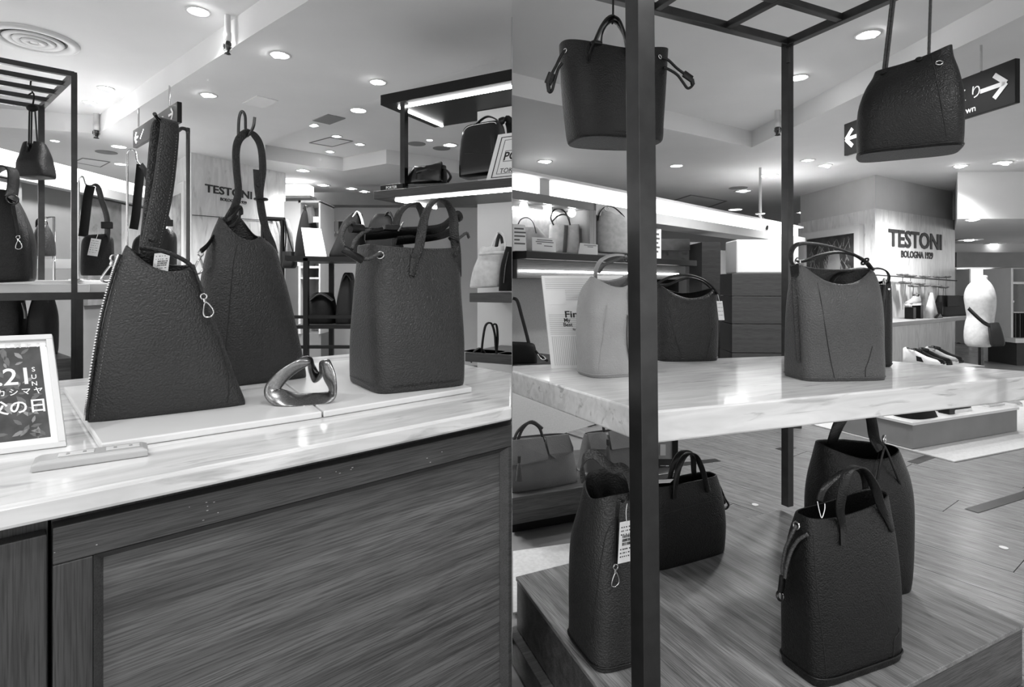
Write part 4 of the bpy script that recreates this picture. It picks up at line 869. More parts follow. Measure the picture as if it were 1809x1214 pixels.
for u, v in ((1487, 922), (1563, 907)): p = h(u, v, .007); rivet(t, p, h.n, .0065, hd, M_blk2)
t.part('handle', MB().strap([F(1448, 885, .03), F(1455, 865, .03), F(1475, 845, .03), F(1500, 830, .03), F(1520, 832, .03), F(1528, 850, .03), F(1530, 880, .03)], .016, .005, frV.e*.75-frV.n*.66), M_blk2)
p = h(1408, 929, .002); eyelet(t, p, h.n.copy(), .0085, bd); nn = h.n.copy()
t.part('braided_cord', MB().rope([p, h(1403, 945, .008), h(1394, 970, .010), h(1390, 1000, .012), h(1390, 1020, .012)], .0045, .012), M_cord)
cd = t.part('braided_cord', MB().rope([h(1428, 944, .006), h(1415, 955, .010), h(1404, 975, .012), h(1397, 1000, .014), h(1394, 1020, .014)], .0045, .012), M_cord)
t.part('cord_slide', MB().strap([h(1391, 1016, .014), h(1390, 1030, .014), h(1388, 1043, .014)], .018, .010, frV.e), M_blk2, cd); t.part('cord_ring', MB().ring(h(1387, 1052, .014), nn, .010, .003, 16, 6), M_dkchrome, cd)
t.part('tag_string', MB().tube([F(1444, 886, -.05), F(1448, 905, -.055), F(1452, 915, -.056), F(1457, 900, -.055), F(1457, 890, -.05)], .001, 5), M_card)
# bucket behind it
frW = Fr(V(((1516-CX)/FPX*1.80, 1.80, ZP)), (1, .12)); t = Thing('black_bucket', 'black leather bucket bag with tied strap, standing behind the large drawstring tote', 'handbag', frW, group='bags on the oak platform')
bd = body(t, [(0, 0, .13, 0, .085, 4), (.006, 0, .138, 0, .09, 4), (.1, 0, .150, 0, .10, 3.2), (.25, 0, .158, 0, .10, 2.8), (.33, 0, .155, 0, .09, 2.6), (.40, -.002, .143, 0, .072, 2.4), (.445, -.004, .132, 0, .06, 2.4)], M_blk,
   lambda tx, ty, s: max(0, (s-.7)/.3)*(-.03*(1-abs(tx)**1.6)*(1.3 if ty < 0 else .3)-.02*max(0, tx)), inner=.35); h = hitter(bd)
F = lambda u, v, o=0.0: frW.at(u, v, o)
sp = t.part('strap', MB().strap([F(1468, 792, .0), F(1473, 772, -.02), F(1484, 745, -.02), F(1500, 718, 0), F(1518, 714, .0), F(1533, 719, 0), F(1540, 745, -.02), F(1545, 775, -.05), F(1556, 795, -.06)], .036, .006, frW.e), M_blk2, label='broad strap rising under the marble slab')
t.part('strap_ring', MB().ring(F(1562, 776, -.07), frW.e*.6-frW.n*.8, .011, .0035, 18, 6), M_chrome, sp)
t.part('tie', MB().strap([F(1540, 770, -.06), F(1556, 783, -.08), F(1566, 795, -.085), F(1580, 830, -.09), F(1592, 860, -.08)], .007, .004, frW.e), M_blk2, sp); t.part('tie', MB().strap([F(1562, 790, -.085), F(1556, 815, -.10), F(1549, 850, -.10)], .007, .004, frW.e), M_blk2, sp)
seam(t, h, [(1552, 800), (1548, 830), (1542, 870)], bd, M_dark)
# ================================================================ LEFT SIDE: WALL SHELVES BEHIND THE COUNTER
zS, zK = 1.64, 2.16                       # shelf and canopy heights
s0, s1 = P(660, 352, zS), P(904, 330, zS); se = (s1-s0).normalized(); sn = V((-se.y, se.x, 0))
sf = Fr(V((s0.x, s0.y, 0)), se); DEP = .42
LX = (s1-s0).length+.35
struct('wall_shelf_back', clip_mb(MB().fbox(sf, sf.loc(838, 300, DEP)[0]+.02, LX+.3, DEP, DEP+.04, 0, zK-.002), -1), M_wall)
def ledrun(t, pts, nm='led_strip'): t.part(nm, clip_mb(MB().tube(pts, .007, 6, sm=0), -1), M_led)
k0 = P(672, 186, zK); kf = Fr(V((k0.x, k0.y, 0)), se)
t = Thing('shelf_canopy', 'black canopy with bright light strips over the wall shelf', 'canopy', Fr(V((k0.x, k0.y, zK)), se))
t.part('canopy_panel', clip_mb(MB().fbox(kf, 0, LX+.3, 0, .50, zK, zK+.055), -1), M_black, bevel=.002)
ledrun(t, [kf.w(.07, .07, zK-.004), kf.w(LX+.3, .07, zK-.004)]); ledrun(t, [kf.w(.07, .07, zK-.004), kf.w(.07, .48, zK-.004)])
t = Thing('wall_shelf', 'dark shelf board with light strip carrying the pouch and tall backpack', 'shelf', Fr(V((s0.x, s0.y, zS)), se))
sh = t.part('shelf_board', clip_mb(MB().fbox(sf, 0, LX+.3, 0, .44, zS, zS+.042), -1), M_wooddk, bevel=.002)
ledrun(t, [sf.w(.10, .06, zS-.004), sf.w(LX+.3, .06, zS-.004)]); ledrun(t, [sf.w(.10, .06, zS-.004), sf.w(.10, .42, zS-.004)])
pb = sf.at(714, 335, .10)
t.part('shelf_post', MB().box(V((pb.x, pb.y, (zS+.043+zK)/2)), se, sn, UP, .03, .03, zK-zS-.046), M_dkchrome)
zLs = 1.15; t = Thing('lower_wall_shelf', 'dark lower shelf board carrying the white canvas tote', 'shelf', sf.w(.6, 0, zLs), se)
x5 = sf.loc(833, 520, .12)[0]
t.part('shelf_board', clip_mb(MB().fbox(sf, x5, LX+.3, .10, DEP, zLs-.045, zLs), -1), M_wooddk, bevel=.002)
zBs = .86; t = Thing('base_wall_shelf', 'dark base shelf board behind the marble corner', 'shelf', sf.w(.6, 0, zBs), se)
t.part('shelf_board', clip_mb(MB().fbox(sf, x5, LX+.3, .06, DEP, zBs-.045, zBs), -1), M_wooddk, bevel=.002)
# products on the wall shelf
zt = zS+.0425
def on_shelf(u, off, z): return sf.w(sf.loc(u, 320, off)[0], off, z)
pf6 = Fr(on_shelf(757, .16, zt), se); t = Thing('flap_pouch', 'glossy black leather flap pouch tilted on the dark shelf', 'bag', pf6)
L = px_levels(pf6, [(719, 329, 786, 322, .045, 4), (719, 326, 786, 318, .05, 4), (724, 312, 786, 305, .05, 3.4), (731, 300, 785, 292, .045, 3)])
bd = body(t, L, M_patent, None, inner=.15, M=12); t.part('flap', MB().strap([pf6.at(757, 296, .03), pf6.at(757, 293, -.03), pf6.at(757, 300, -.055), pf6.at(755, 318, -.058)], .15, .006, pf6.e), M_patent, bd)
t.part('wrist_strap', MB().strap([pf6.at(776, 296, 0), pf6.at(788, 300, -.02), pf6.at(796, 312, -.03), pf6.at(790, 322, -.04)], .02, .006, pf6.n), M_blk2)
pf7 = Fr(on_shelf(856, .2, zt), se); t = Thing('tall_backpack', 'tall slim black leather backpack with top handle on the dark shelf', 'bag', pf7)
L = px_levels(pf7, [(819, 316, 890, 306, .06, 5), (818, 310, 891, 300, .065, 5), (819, 270, 889, 262, .065, 4.5), (823, 238, 887, 230, .06, 4.2), (828, 226, 884, 217, .045, 3.6), (836, 223, 878, 214, .02, 3)])
bd = body(t, L, M_patent, None, inner=.05); h = hitter(bd)
seam(t, h, [(821, 272), (845, 271), (870, 269), (884, 267)], bd, M_dkchrome, .0016, 'zip')
t.part('handle', MB().strap([pf7.at(840, 222, -.01), pf7.at(850, 212, -.01), pf7.at(862, 206, -.01), pf7.at(875, 210, -.01), pf7.at(882, 218, -.01)], .018, .008, pf7.n), M_blk2)
t.part('shoulder_strap', clip_mb(MB().strap([pf7.at(882, 216, .07), pf7.at(896, 212, .08), pf7.at(903, 230, .09), pf7.at(903, 280, .09)], .05, .02, pf7.e), -1), M_nylon)
# sign propped on the shelf, cut by the partition
bl_ = sf.at(858, 316, .05); bl_.z = zt+.001; tl_ = sf.at(880, 238, .10); zz_ = (tl_-bl_); ex = se; nf = ex.cross(zz_.normalized()).normalized()
t = Thing('shelf_sign', 'white printed sign card propped beside the tall backpack', 'sign', Fr(bl_, se))
wS = .34; c_ = [bl_, bl_+ex*wS, bl_+ex*wS+zz_, bl_+zz_]
t.part('card', clip_mb(MB().slab(c_, -nf*.006), -1), M_card)
mb = MB()
for i0, i1 in ((.07, .085), (.14, .148)):
    m = sum(c_, V())/4; o_ = [q.lerp(m, i0*2) for q in c_]; n_ = [q.lerp(m, i1*2) for q in c_]
    for i in range(4): mb.slab([o_[i], o_[(i+1) % 4], n_[(i+1) % 4], n_[i]], nf*.0008)
dia = [.5, .56], [.72, .5]
t.part('border_lines', clip_mb(mb, -1), M_print)
def st_(s, fx, fz, hh, **k): return clip_mb(text_mb(s, bl_+ex*wS*fx+zz_*fz+nf*.0005, ex, zz_.normalized(), hh, .0006, **k), -1)
t.part('lettering', st_('YOSHIDA', .5, .80, .034), M_print); t.part('lettering', st_('PORTER', .5, .5, .058, bold=.02), M_print); t.part('lettering', st_('TOKYO JAPAN', .52, .2, .034), M_print)
mb = MB(); 
for a, b in (((.2, .4), (.8, .4)), ((.2, .62), (.8, .62)), ((.2, .4), (.2, .62)), ((.36, .62), (.5, .75)), ((.36, .4), (.5, .28)), ((.5, .75), (.64, .62)), ((.5, .28), (.64, .4))):
    pa, pb_ = bl_+ex*wS*a[0]+zz_*a[1], bl_+ex*wS*b[0]+zz_*b[1]; d = (pb_-pa).normalized(); q = nf.cross(d)*.0012; mb.slab([pa-q, pb_-q, pb_+q, pa+q], nf*.0008)
t.part('emblem_lines', clip_mb(mb, -1), M_print)
bp_ = sf.at(694, 336, .05); bp_.z = zt; fb2 = Fr(bp_, se); t = Thing('name_block', 'small black name block at the shelf end', 'sign', fb2)
t.part('block', MB().fbox(fb2, -.075, .075, -.012, .012, 0, .035), M_black, bevel=.002); t.part('lettering', text_mb('PORTER', fb2.w(.0, -.0122, .018), se, UP, .02, .0004, bold=.02), M_card)
# white canvas tote and neighbours
pf8 = Fr(sf.w(sf.loc(868, 512, .2)[0], .22, zLs), se); t = Thing('canvas_tote', 'white canvas tote with knotted handles on the lower wall shelf', 'bag', pf8)
L = px_levels(pf8, [(838, 509, 889, 506, .06, 4), (837, 503, 890, 500, .065, 4), (841, 475, 892, 474, .06, 3.2), (848, 452, 893, 450, .04, 3), (849, 438, 893, 436, .035, 3)])
bd = body(t, L, M_linen, lambda tx, ty, s: .008*math.sin(9*tx)*s*.4, inner=.15); t.part('tie_band', MB().tube([pf8.at(847, 449, -.05), pf8.at(870, 447, -.055), pf8.at(893, 446, -.05)], .008, 8), M_linen, bd)
t.part('handle', MB().strap([pf8.at(866, 442, -.03), pf8.at(873, 425, -.02), pf8.at(880, 411, 0), pf8.at(890, 418, -.02), pf8.at(893, 442, -.03)], .022, .006, pf8.e*.7-pf8.n*.6), M_linen); t.part('inner_strap', MB().strap([pf8.at(876, 440, .03), pf8.at(880, 420, .03), pf8.at(884, 412, .03), pf8.at(888, 430, .03)], .02, .006, pf8.e), M_blk2)
pf9 = Fr(sf.w(sf.loc(897, 515, .2)[0], .18, zLs), se); t = Thing('nylon_bag', 'black nylon bag pressed against the partition beside the canvas tote', 'bag', pf9)
L = px_levels(pf9, [(888, 514, 912, 514, .06, 4), (888, 507, 914, 507, .06, 4), (890, 470, 916, 470, .055, 3.4), (896, 436, 914, 438, .03, 3)])
body(t, L, M_nylon, None, inner=.1, clip=-1); t.part('zip', MB().tube([pf9.at(890, 500, -.064), pf9.at(893, 470, -.06), pf9.at(898, 445, -.045)], .003, 6), M_dkchrome)
pfa = Fr(sf.w(sf.loc(853, 640, .2)[0], .14, zBs), se); t = Thing('strapped_backpack', 'black backpack with upright padded straps behind the marble corner', 'bag', pfa)
L = px_levels(pfa, [(828, 652, 884, 654, .06, 4), (826, 645, 886, 648, .065, 4), (830, 632, 882, 636, .06, 3), (840, 624, 876, 630, .035, 2.6)])
body(t, L, M_nylon, None, inner=.1)
for pts in ([(832, 640), (836, 624), (848, 616), (858, 626), (862, 640)], [(850, 630), (853, 600), (858, 575), (868, 572), (874, 590), (876, 615), (880, 640)], [(870, 574), (877, 575), (879, 600), (876, 630)]): t.part('shoulder_strap', MB().strap([pfa.at(u, v, -.05) for u, v in pts], .02, .006, pfa.e*.8-pfa.n*.6), M_nylon)
pfb = Fr(sf.w(sf.loc(897, 650, .1)[0], .12, zBs), se); t = Thing('small_black_pouch', 'small black pouch against the partition beyond the marble corner', 'bag', pfb)
body(t, px_levels(pfb, [(886, 662, 908, 664, .04, 4), (886, 655, 910, 657, .045, 4), (892, 643, 908, 645, .03, 3)]), M_nylon, None, inner=.1, clip=-1)

# ================================================================ LEFT SIDE: RACK TABLE AT THE FAR LEFT
gz = 2.225; C_ = P(131, 132, gz); Bk = P(73, 190, gz); s1_ = (Bk-C_).normalized(); f1_ = V((-s1_.y, s1_.x, 0));
if f1_.y > 0: f1_ = -f1_
f1_ = (P(0, 107, gz)-C_).normalized()
t = Thing('grid_rack', 'dark metal rack with overhead grid at the edge of the shop aisle', 'display frame', V((C_.x, C_.y, 0)), -f1_)
SL = (Bk-C_).length; FLn = 1.1
def rb(a, b, w, nm='grid_bar'):
    m = MB().sweep([a, b], lambda q: [(-w/2, -w/2), (w/2, -w/2), (w/2, w/2), (-w/2, w/2)], UP if abs((b-a).normalized().z) < .5 else f1_); m.sm = [False]*len(m.f); return t.part(nm, m, M_frame)
for i in range(5): a = C_+s1_*SL*i/4; rb(a, a+f1_*FLn, .024)
for i in (0, .32, .64, .96): a = C_+f1_*FLn*i+V((0, 0, .001)); rb(a, a+s1_*SL, .024)
rb(V((C_.x, C_.y, 0)), C_, .024, 'post'); rb(V((Bk.x, Bk.y, 0)), Bk, .03, 'post')
zr = 1.165
a = V((C_.x, C_.y, zr-.03)); rb(a+f1_*FLn, a-f1_*.32, .034, 'table_rail'); a2 = a-f1_*.32; rb(a2, a2+s1_*SL, .034, 'table_rail'); rb(a+s1_*SL+f1_*FLn, a2+s1_*SL, .034, 'table_rail')
rb(V((a2.x, a2.y, 0)), a2, .012, 'table_leg'); x_ = a-f1_*.06+f1_*.0; rb(V((a.x, a.y, 0))-f1_*.02, a-f1_*.02, .03, 'table_leg')
rb(V((a.x, a.y, .78))-f1_*.02, V((a.x, a.y, .78))-f1_*.02+s1_*SL, .03, 'table_rail')
def rpoint(i, j, z): return V((C_.x, C_.y, z))+f1_*i+s1_*j
def rboard(i0, i1, j0, j1, z0, z1, label):
    b_ = [rpoint(i0, j0, 0), rpoint(i1, j0, 0), rpoint(i1, j1, 0), rpoint(i0, j1, 0)]; solo('rack_board', label, 'display board', Fr(rpoint((i0+i1)/2, (j0+j1)/2, z0), -f1_), None, MB().prism(b_[::-1], z0, z1), M_white, 'white boards on the far rack table', bevel=.002)
rboard(-.06, FLn, -.01, .30, zr-.012, zr+.03, 'white board under the black slouchy bag'); rboard(-.30, -.066, .02, .34, zr-.012, zr+.03, 'white board at the rack table corner behind the upright strap'); rboard(-.30, .8, .345, SL-.02, zr-.012, zr+.05, 'white board under the two sling bags')
solo('rack_glass_shelf', 'white lit shelf panel beyond the far rack', 'shelf', Fr(rpoint(.1, SL+.3, 1.2), -f1_), None, MB().fbox(Fr(Q(98, 466, 3.6), (1, .1)), -.14, .14, 0, .3, -.03, .03), M_white)
def sidebag(name, label, fr, Lv, mat, group=None, inner=.1, rim=None, M=16, cat='bag'):
    t = Thing(name, label, cat, fr, group=group); bd = body(t, px_levels(fr, Lv), mat, rim, inner=inner, M=M, N=40); return t, bd
fg = Fr(rpoint(.42, .14, zr+.0305), -f1_); fg = Fr(Q(5, 497, 2.62), (1, .35)); fg.o.z = zr+.0305; fg = Fr(fg.o, fg.e)
t, bd = sidebag('slouchy_bag', 'black leather slouchy bag with wide strap on the far rack table', fg, [(-42, 501, 56, 497, .06, 4), (-46, 490, 60, 486, .07, 3.6), (-46, 430, 60, 430, .075, 3), (-42, 385, 46, 385, .07, 2.6), (-36, 350, 30, 352, .05, 2.4), (-30, 332, 22, 338, .03, 2.2)], M_blk, inner=.2, M=22, cat='handbag')
h = hitter(bd); Fq = lambda u, v, o=0.0: fg.at(u, v, o)
st = t.part('strap', MB().strap([Fq(-20, 330, 0), Fq(-12, 305, 0), Fq(4, 296, 0), Fq(18, 297, -.01), Fq(24, 310, -.02), Fq(22, 338, -.04), Fq(18, 352, -.06)], .055, .007, fg.n+fg.e*.5), M_blk); t.part('buckle', MB().ring(Fq(22, 352, -.07), fg.n+fg.k*.3, .022, .004, 16, 6), M_dkchrome, st)
ps = t.part('pull_strap', MB().strap([h(22, 365, .01), h(27, 390, .01), h(31, 412, .012), h(31, 422, .014)], .016, .005, fg.e), M_blk2); clasp(t, h(31, 418, .016), (0, 0, -1), .06, -fg.n, ps)
seam(t, h, [(48, 400), (54, 430), (57, 470), (57, 492)], bd, M_dark); 
# pouch hanging from the grid
fg = Fr(Q(62, 317, 3.02), (1, .1)); t = Thing('hanging_pouch', 'small black pouch hanging on cords from the far grid rack', 'handbag', fg)
body(t, px_levels(fg, [(38, 315, 90, 314, .06, 4), (37, 310, 91, 308, .065, 4), (37, 290, 88, 288, .07, 3), (38, 278, 86, 272, .055, 2.6), (42, 256, 80, 256, .035, 2.4), (44, 252, 76, 252, .03, 2.2)]), M_blk, lambda tx, ty, s: -.09*max(0, (s-.6)/.4)*max(0, 1-abs(tx+.0)*3)*(1 if ty < 0 else .3), inner=.3, M=20)
for u0, u1 in ((51, 52), (55, 56), (66, 62)): t.part('hanging_cord', MB().tube([fg.at(u0, 256), fg.at(u1, 194)], .004, 6, sm=0), M_blk2)
t.part('knot', MB().ell(fg.at(57, 191), (.03, 0, 0), (0, .02, 0), (0, 0, .02), 10, 6), M_nylon)
hp = fg.at(57, 190); solo('wire_hook', 'thin wire hook holding the small hanging pouch', 'hook', hp, (1, 0), MB().tube([hp, fg.at(60, 172), fg.at(58, 164), fg.at(50, 168)], .004, 6).tube([fg.at(58, 165), fg.at(54, 150), fg.at(56, 138)], .004, 6), M_black)
# small bag far behind the rack
fg = Fr(Q(78, 455, 3.5), (1, 0)); t = Thing('small_dark_bag', 'small dark bag with chrome clip hanging behind the far rack post', 'handbag', fg)
body(t, px_levels(fg, [(64, 453, 90, 452, .05, 4), (63, 447, 91, 446, .055, 4), (64, 420, 90, 420, .05, 3), (66, 404, 86, 404, .03, 2.5), (70, 396, 82, 396, .02, 2.2)]), M_char2, None, inner=.1, M=14); t.part('handle', MB().strap([fg.at(66, 402), fg.at(67, 390), fg.at(74, 386), fg.at(80, 392), fg.at(81, 400)], .03, .008, fg.n), M_blk2); t.part('clip', MB().ell(fg.at(77, 394, -.04), (.02, 0, 0), (0, .01, 0), (0, 0, .03), 8, 6), M_chrome)
fq = fg.at(77, 455); solo('slim_pole', 'slim chrome pole holding the small dark bag', 'stand', (fq.x, fq.y+.08, 0), (1, 0), MB().tube([V((fq.x, fq.y+.08, 0)), V((fq.x, fq.y+.08, 1.62)), V((fq.x, fq.y, 1.6))], .008, 8, sm=0), M_chrome)
# sling bags on hooks
ZR2 = zr+.0505
def sling(label, y, Lv, strapL, strapR, tag, pole, hook, buck):
    fg = Fr(V((Q(Lv[0][0], 480, y).x*.5+Q(Lv[0][2], 480, y).x*.5, y, ZR2)), (1, .25)); t, bd = sidebag('sling_bag', label, fg, Lv, M_blk, 'sling bags on the far rack', cat='handbag', M=18, rim=lambda tx, ty, s: 0)
    F = lambda u, v, o=0.0: fg.at(u, v, o)
    s_ = t.part('strap', MB().strap([F(u, v, .02) for u, v in strapL], .042, .006, fg.e*.8+fg.n*.6), M_nylon, label='wide black webbing strap'); s2_ = t.part('strap', MB().strap([F(u, v, -.02) for u, v in strapR], .042, .006, fg.e*.8-fg.n*.6), M_char, label='wide grey webbing strap')
    t.part('strap_slider', MB().box(F(*buck, -.035), fg.e, fg.n, fg.k, .052, .014, .036), M_blk2, s2_, bevel=.003)
    if tag: hang_tag(t, F(*tag, -.085), fg.e+fg.k*-.15, fg.k+fg.e*.2, .045, .088, None, 6, [F(tag[0]+3, tag[1]-8, -.07)], False)
    pu, pv, pv2 = pole; f0 = F(pu, pv2, .12); f0.z = ZR2; tp = F(pu, pv, .12); T2 = Thing('chrome_hook_stand', 'thin chrome hook stand holding the '+('tagged ' if tag else 'plain ')+'sling bag', 'stand', f0, (1, .25)); T2.part('foot', MB().disc(f0, (0, 0, 1), .05, .006, 20), M_chrome)
    T2.part('pole', MB().tube([f0, tp], .006, 8, sm=0), M_chrome); T2.part('hook', MB().tube([tp]+[F(u, v, .10-.02*i) for i, (u, v) in enumerate(hook)], .005, 8), M_chrome); return t
sling('black sling bag with a white tag on the far rack table', 2.95, [(147, 487, 197, 487, .04, 4), (145, 480, 199, 480, .045, 4), (145, 450, 199, 445, .045, 3.6), (147, 425, 198, 422, .04, 3.2), (156, 416, 190, 414, .02, 3)], [(160, 328), (155, 350), (152, 375), (149, 400), (147, 418)], [(160, 328), (172, 330), (180, 355), (188, 380), (190, 400), (189, 425)], (170, 422), (139, 322, 486), [(141, 315), (146, 312), (149, 318), (152, 326), (158, 330)], (189, 398))
sling('black sling bag without a tag, half hidden by the tall upright strap', 3.05, [(238, 484, 308, 484, .045, 4), (236, 476, 310, 476, .05, 4), (234, 450, 311, 440, .05, 3.6), (238, 425, 310, 415, .045, 3.2), (252, 412, 300, 404, .02, 3)], [(249, 291), (246, 320), (243, 350), (240, 380), (236, 405)], [(249, 291), (258, 305), (266, 330), (276, 352), (292, 380), (300, 395)], None, (225, 272, 483), [(227, 266), (234, 264), (240, 270), (242, 284), (248, 293)], (296, 394))
# bags on the lower level of the rack
low = rpoint(.4, .35, 0)
solo('rack_plinth', 'dark wooden plinth under the far rack table', 'platform', Fr(rpoint(.4, .4, 0), -f1_), None, MB().prism([rpoint(-.02, .1, 0), rpoint(-.02, SL-.05, 0), rpoint(1.1, SL-.05, 0), rpoint(1.1, .1, 0)], 0, .82), M_platy, bevel=.002)
fg = Fr(V((Q(75, 600, 3.0).x, 3.0, .8205)), (1, .1)); t, bd = sidebag('low_bucket_bag', 'black rounded bucket bag under the far rack table, beside the table leg', fg, [(56, 629, 96, 629, .05, 3), (54, 610, 98, 610, .055, 3), (54, 565, 98, 560, .06, 2.6), (60, 528, 93, 528, .04, 2.4), (64, 520, 88, 520, .03, 2.2)], M_blk, 'bags under the far rack', cat='handbag')
t.part('handle', MB().strap([fg.at(66, 522), fg.at(70, 512), fg.at(82, 512), fg.at(86, 522)], .02, .006, fg.n), M_blk2)
fg = Fr(V((Q(15, 600, 2.95).x, 2.95, .8205)), (1, .1)); t, bd = sidebag('low_box_bag', 'black boxy bag under the far rack table, behind the poster frame', fg, [(-20, 628, 40, 628, .05, 4), (-20, 612, 42, 612, .055, 4), (-18, 570, 41, 565, .055, 4), (-16, 528, 38, 526, .045, 4)], M_blk, 'bags under the far rack', cat='handbag')
t.part('side_clip', MB().tube([fg.at(40, 535, -.05), fg.at(44, 550, -.05), fg.at(45, 563, -.05)], .008, 6), M_dkchrome)

# ================================================================ LEFT SIDE: FAR WALLS AND PILLAR
struct('wall_aisle', MB().prism([(-3.95, 3.2), (-3.8, 3.2), (-3.8, 6.0), (-3.95, 6.0)], 0, 2.2), M_walld)
t = Thing('cove_light', 'long bright cove light along the top of the grey aisle wall', 'cove light', V((-3.79, 4.8, 2.05)), (0, 1)); t.part('light_band', MB().prism([(-3.795, 3.2), (-3.76, 3.2), (-3.76, 6.0), (-3.795, 6.0)], 2.07, 2.19), M_cove); t.part('ledge', MB().prism([(-3.798, 3.2), (-3.70, 3.2), (-3.70, 6.02), (-3.798, 6.02)], 1.98, 2.06), M_wall)
t = Thing('lit_display_case', 'lit display case edge at the far end of the aisle wall', 'display case', V((-3.79, 4.1, 1.9)), (0, 1)); t.part('case_frame', MB().prism([(-3.798, 3.5), (-3.74, 3.5), (-3.74, 4.32), (-3.798, 4.32)], 1.3, 1.97), M_walld); t.part('lit_panel', MB().prism([(-3.74, 3.5), (-3.735, 3.5), (-3.735, 4.2), (-3.74, 4.2)], 1.35, 1.94), M_cove)
t = Thing('stone_panel', 'mottled grey stone panel hung on the aisle wall', 'wall panel', V((-3.79, 5.4, 1.2)), (0, 1)); t.part('stone_face', MB().prism([(-3.798, 5.02), (-3.76, 5.02), (-3.76, 5.45), (-3.798, 5.45)], 1.0, 1.96), M_stoned); t.part('stone_face', MB().prism([(-3.798, 5.455), (-3.77, 5.455), (-3.77, 5.9), (-3.798, 5.9)], 1.0, 1.96), M_stone)
q0, q1, q2 = V((-3.4, 6.0, 0)), V((-2.86, 7.15, 0)), V((-4.35, 7.0, 0)); q3 = q1+q2-q0
pl = struct('wall_pillar_left', MB().prism([q0, q1, q3, q2], 0, ZS), M_stone)
e_ = (q1-q0).normalized(); nrm_ = V((e_.y, -e_.x, 0))
def on_pl(u, v, k=.003):
    d = V(((u-CX)/FPX, 1, -(v-CY)/FPX)); c = V((0, 0, EYE)); return c+d*((q0+nrm_*k-c).dot(nrm_)/d.dot(nrm_))
t = Thing('pillar_lettering', 'dark raised shop lettering on the pale stone pillar behind the sloped bags', 'sign', on_pl(405, 360), e_)
a, b = on_pl(366, 333), on_pl(447, 346); sc_ = (b-a).length
t.part('lettering', text_mb('TESTONI', on_pl(406, 340), e_, UP*.8, sc_/3.9, .004, bold=.02), M_dark); t.part('lettering', text_mb('BOLOGNA 1929', on_pl(413, 355.5), e_, UP, sc_/7.6*.62, .003, bold=.01), M_dark)
mb = MB(); mb.tube([on_pl(340, 380, .01), on_pl(500, 392, .01)], .004, 5, sm=0); solo('pillar_wire', 'thin dark wire across the stone pillar', 'wire', on_pl(420, 386), e_, mb, M_dark)
e2_ = (q0-q2).normalized(); n2_ = V((e2_.y, -e2_.x, 0))
t = Thing('wall_picture', 'tall white framed foliage picture on the flank of the stone pillar', 'picture', q2+e2_*.7+V((0, 0, 1.2)), e2_); w0 = q2+e2_*.42+n2_*.004; w1 = q2+e2_*1.22+n2_*.004
t.part('frame', MB().slab([w0+UP*1.05, w1+UP*1.05, w1+UP*2.3, w0+UP*2.3], n2_*.03), M_white); t.part('print_sheet', MB().slab([w0.lerp(w1, .14)+UP*1.15+n2_*.031, w0.lerp(w1, .86)+UP*1.15+n2_*.031, w0.lerp(w1, .86)+UP*2.18+n2_*.031, w0.lerp(w1, .14)+UP*2.18+n2_*.031], n2_*.002), plain('foliage_print', 105, .4, amt=55, scale=7))
# far shop wall with shelving, windows and rails
yb = 8.2
def slabq(u0, v0, u1, v1, y, th=.03): a, b, c, d = Q(u0, v1, y), Q(u1, v1, y), Q(u1, v0, y), Q(u0, v0, y); return MB().slab([a, b, c, d], (0, th, 0))
struct('wall_far_shop', MB().prism([(Q(480, 400, yb).x, yb), (-.01, yb), (-.01, yb+.1), (Q(480, 400, yb).x, yb+.1)], 0, 2.36), M_wall)
struct('trim_3', slabq(470, 340, 903, 362, yb-.3, .28), M_walld, label='grey bulkhead over the far shop wall')
t = Thing('cove_light', 'bright cove light box behind the looped strap', 'cove light', Q(505, 345, 7.6)); t.part('light_band', slabq(486, 326, 545, 344, 7.6, .2), M_cove); t.part('ledge', slabq(484, 345, 548, 350, 7.58, .24), M_wall)
for i, (u0, u1) in enumerate(((570, 590), (598, 622))):
    w = struct('window_%d' % (i+1), slabq(u0, 391, u1, 410, yb-.03, .03), M_dark); struct('window_frame', MB().box(Q((u0+u1)/2, 390, yb-.04), (1, 0, 0), (0, 1, 0), UP, (u1-u0)*yb/1000+.04, .02, .02), M_white, w); struct('window_sill', MB().box(Q((u0+u1)/2, 411, yb-.05), (1, 0, 0), (0, 1, 0), UP, (u1-u0)*yb/1000+.04, .04, .03), M_white, w)
struct('baseboard_far_shop', slabq(545, 412, 720, 417, yb-.06, .05), M_walld)
# white open shelving
t = Thing('cube_shelving', 'tall white open shelving unit with display niche by the clothes rail', 'shelving', Q(540, 600, 6.4)); yq = 6.4
for (u0, v0, u1, v1, th, m, nm) in ((502, 356, 527, 470, .5, M_white, 'side_panel'), (527, 354, 531, 590, .5, M_white, 'divider'), (563, 356, 566, 590, .5, M_white, 'divider'), (527, 354, 566, 358, .5, M_white, 'top_panel'), (531, 420, 563, 424, .5, M_white, 'shelf_board'), (531, 470, 563, 474, .5, M_white, 'shelf_board'), (531, 490, 563, 493, .5, M_white, 'shelf_board'), (531, 358, 563, 590, .02, M_wall, 'back_panel')):
    mb = MB(); o = .48 if nm == 'back_panel' else 0; a, b, c, d = Q(u0, v1, yq), Q(u1, v1, yq), Q(u1, v0, yq), Q(u0, v0, yq); mb.slab([p+V((0, o, 0)) for p in (a, b, c, d)], (0, th, 0)); t.part(nm, mb, m)
fl = Q(547, 590, yq); t.part('plinth', MB().prism([(Q(503, 0, yq).x, yq+.02), (Q(566, 0, yq).x, yq+.02), (Q(566, 0, yq).x, yq+.48), (Q(503, 0, yq).x, yq+.48)], 0, max(.02, fl.z)), M_walld)
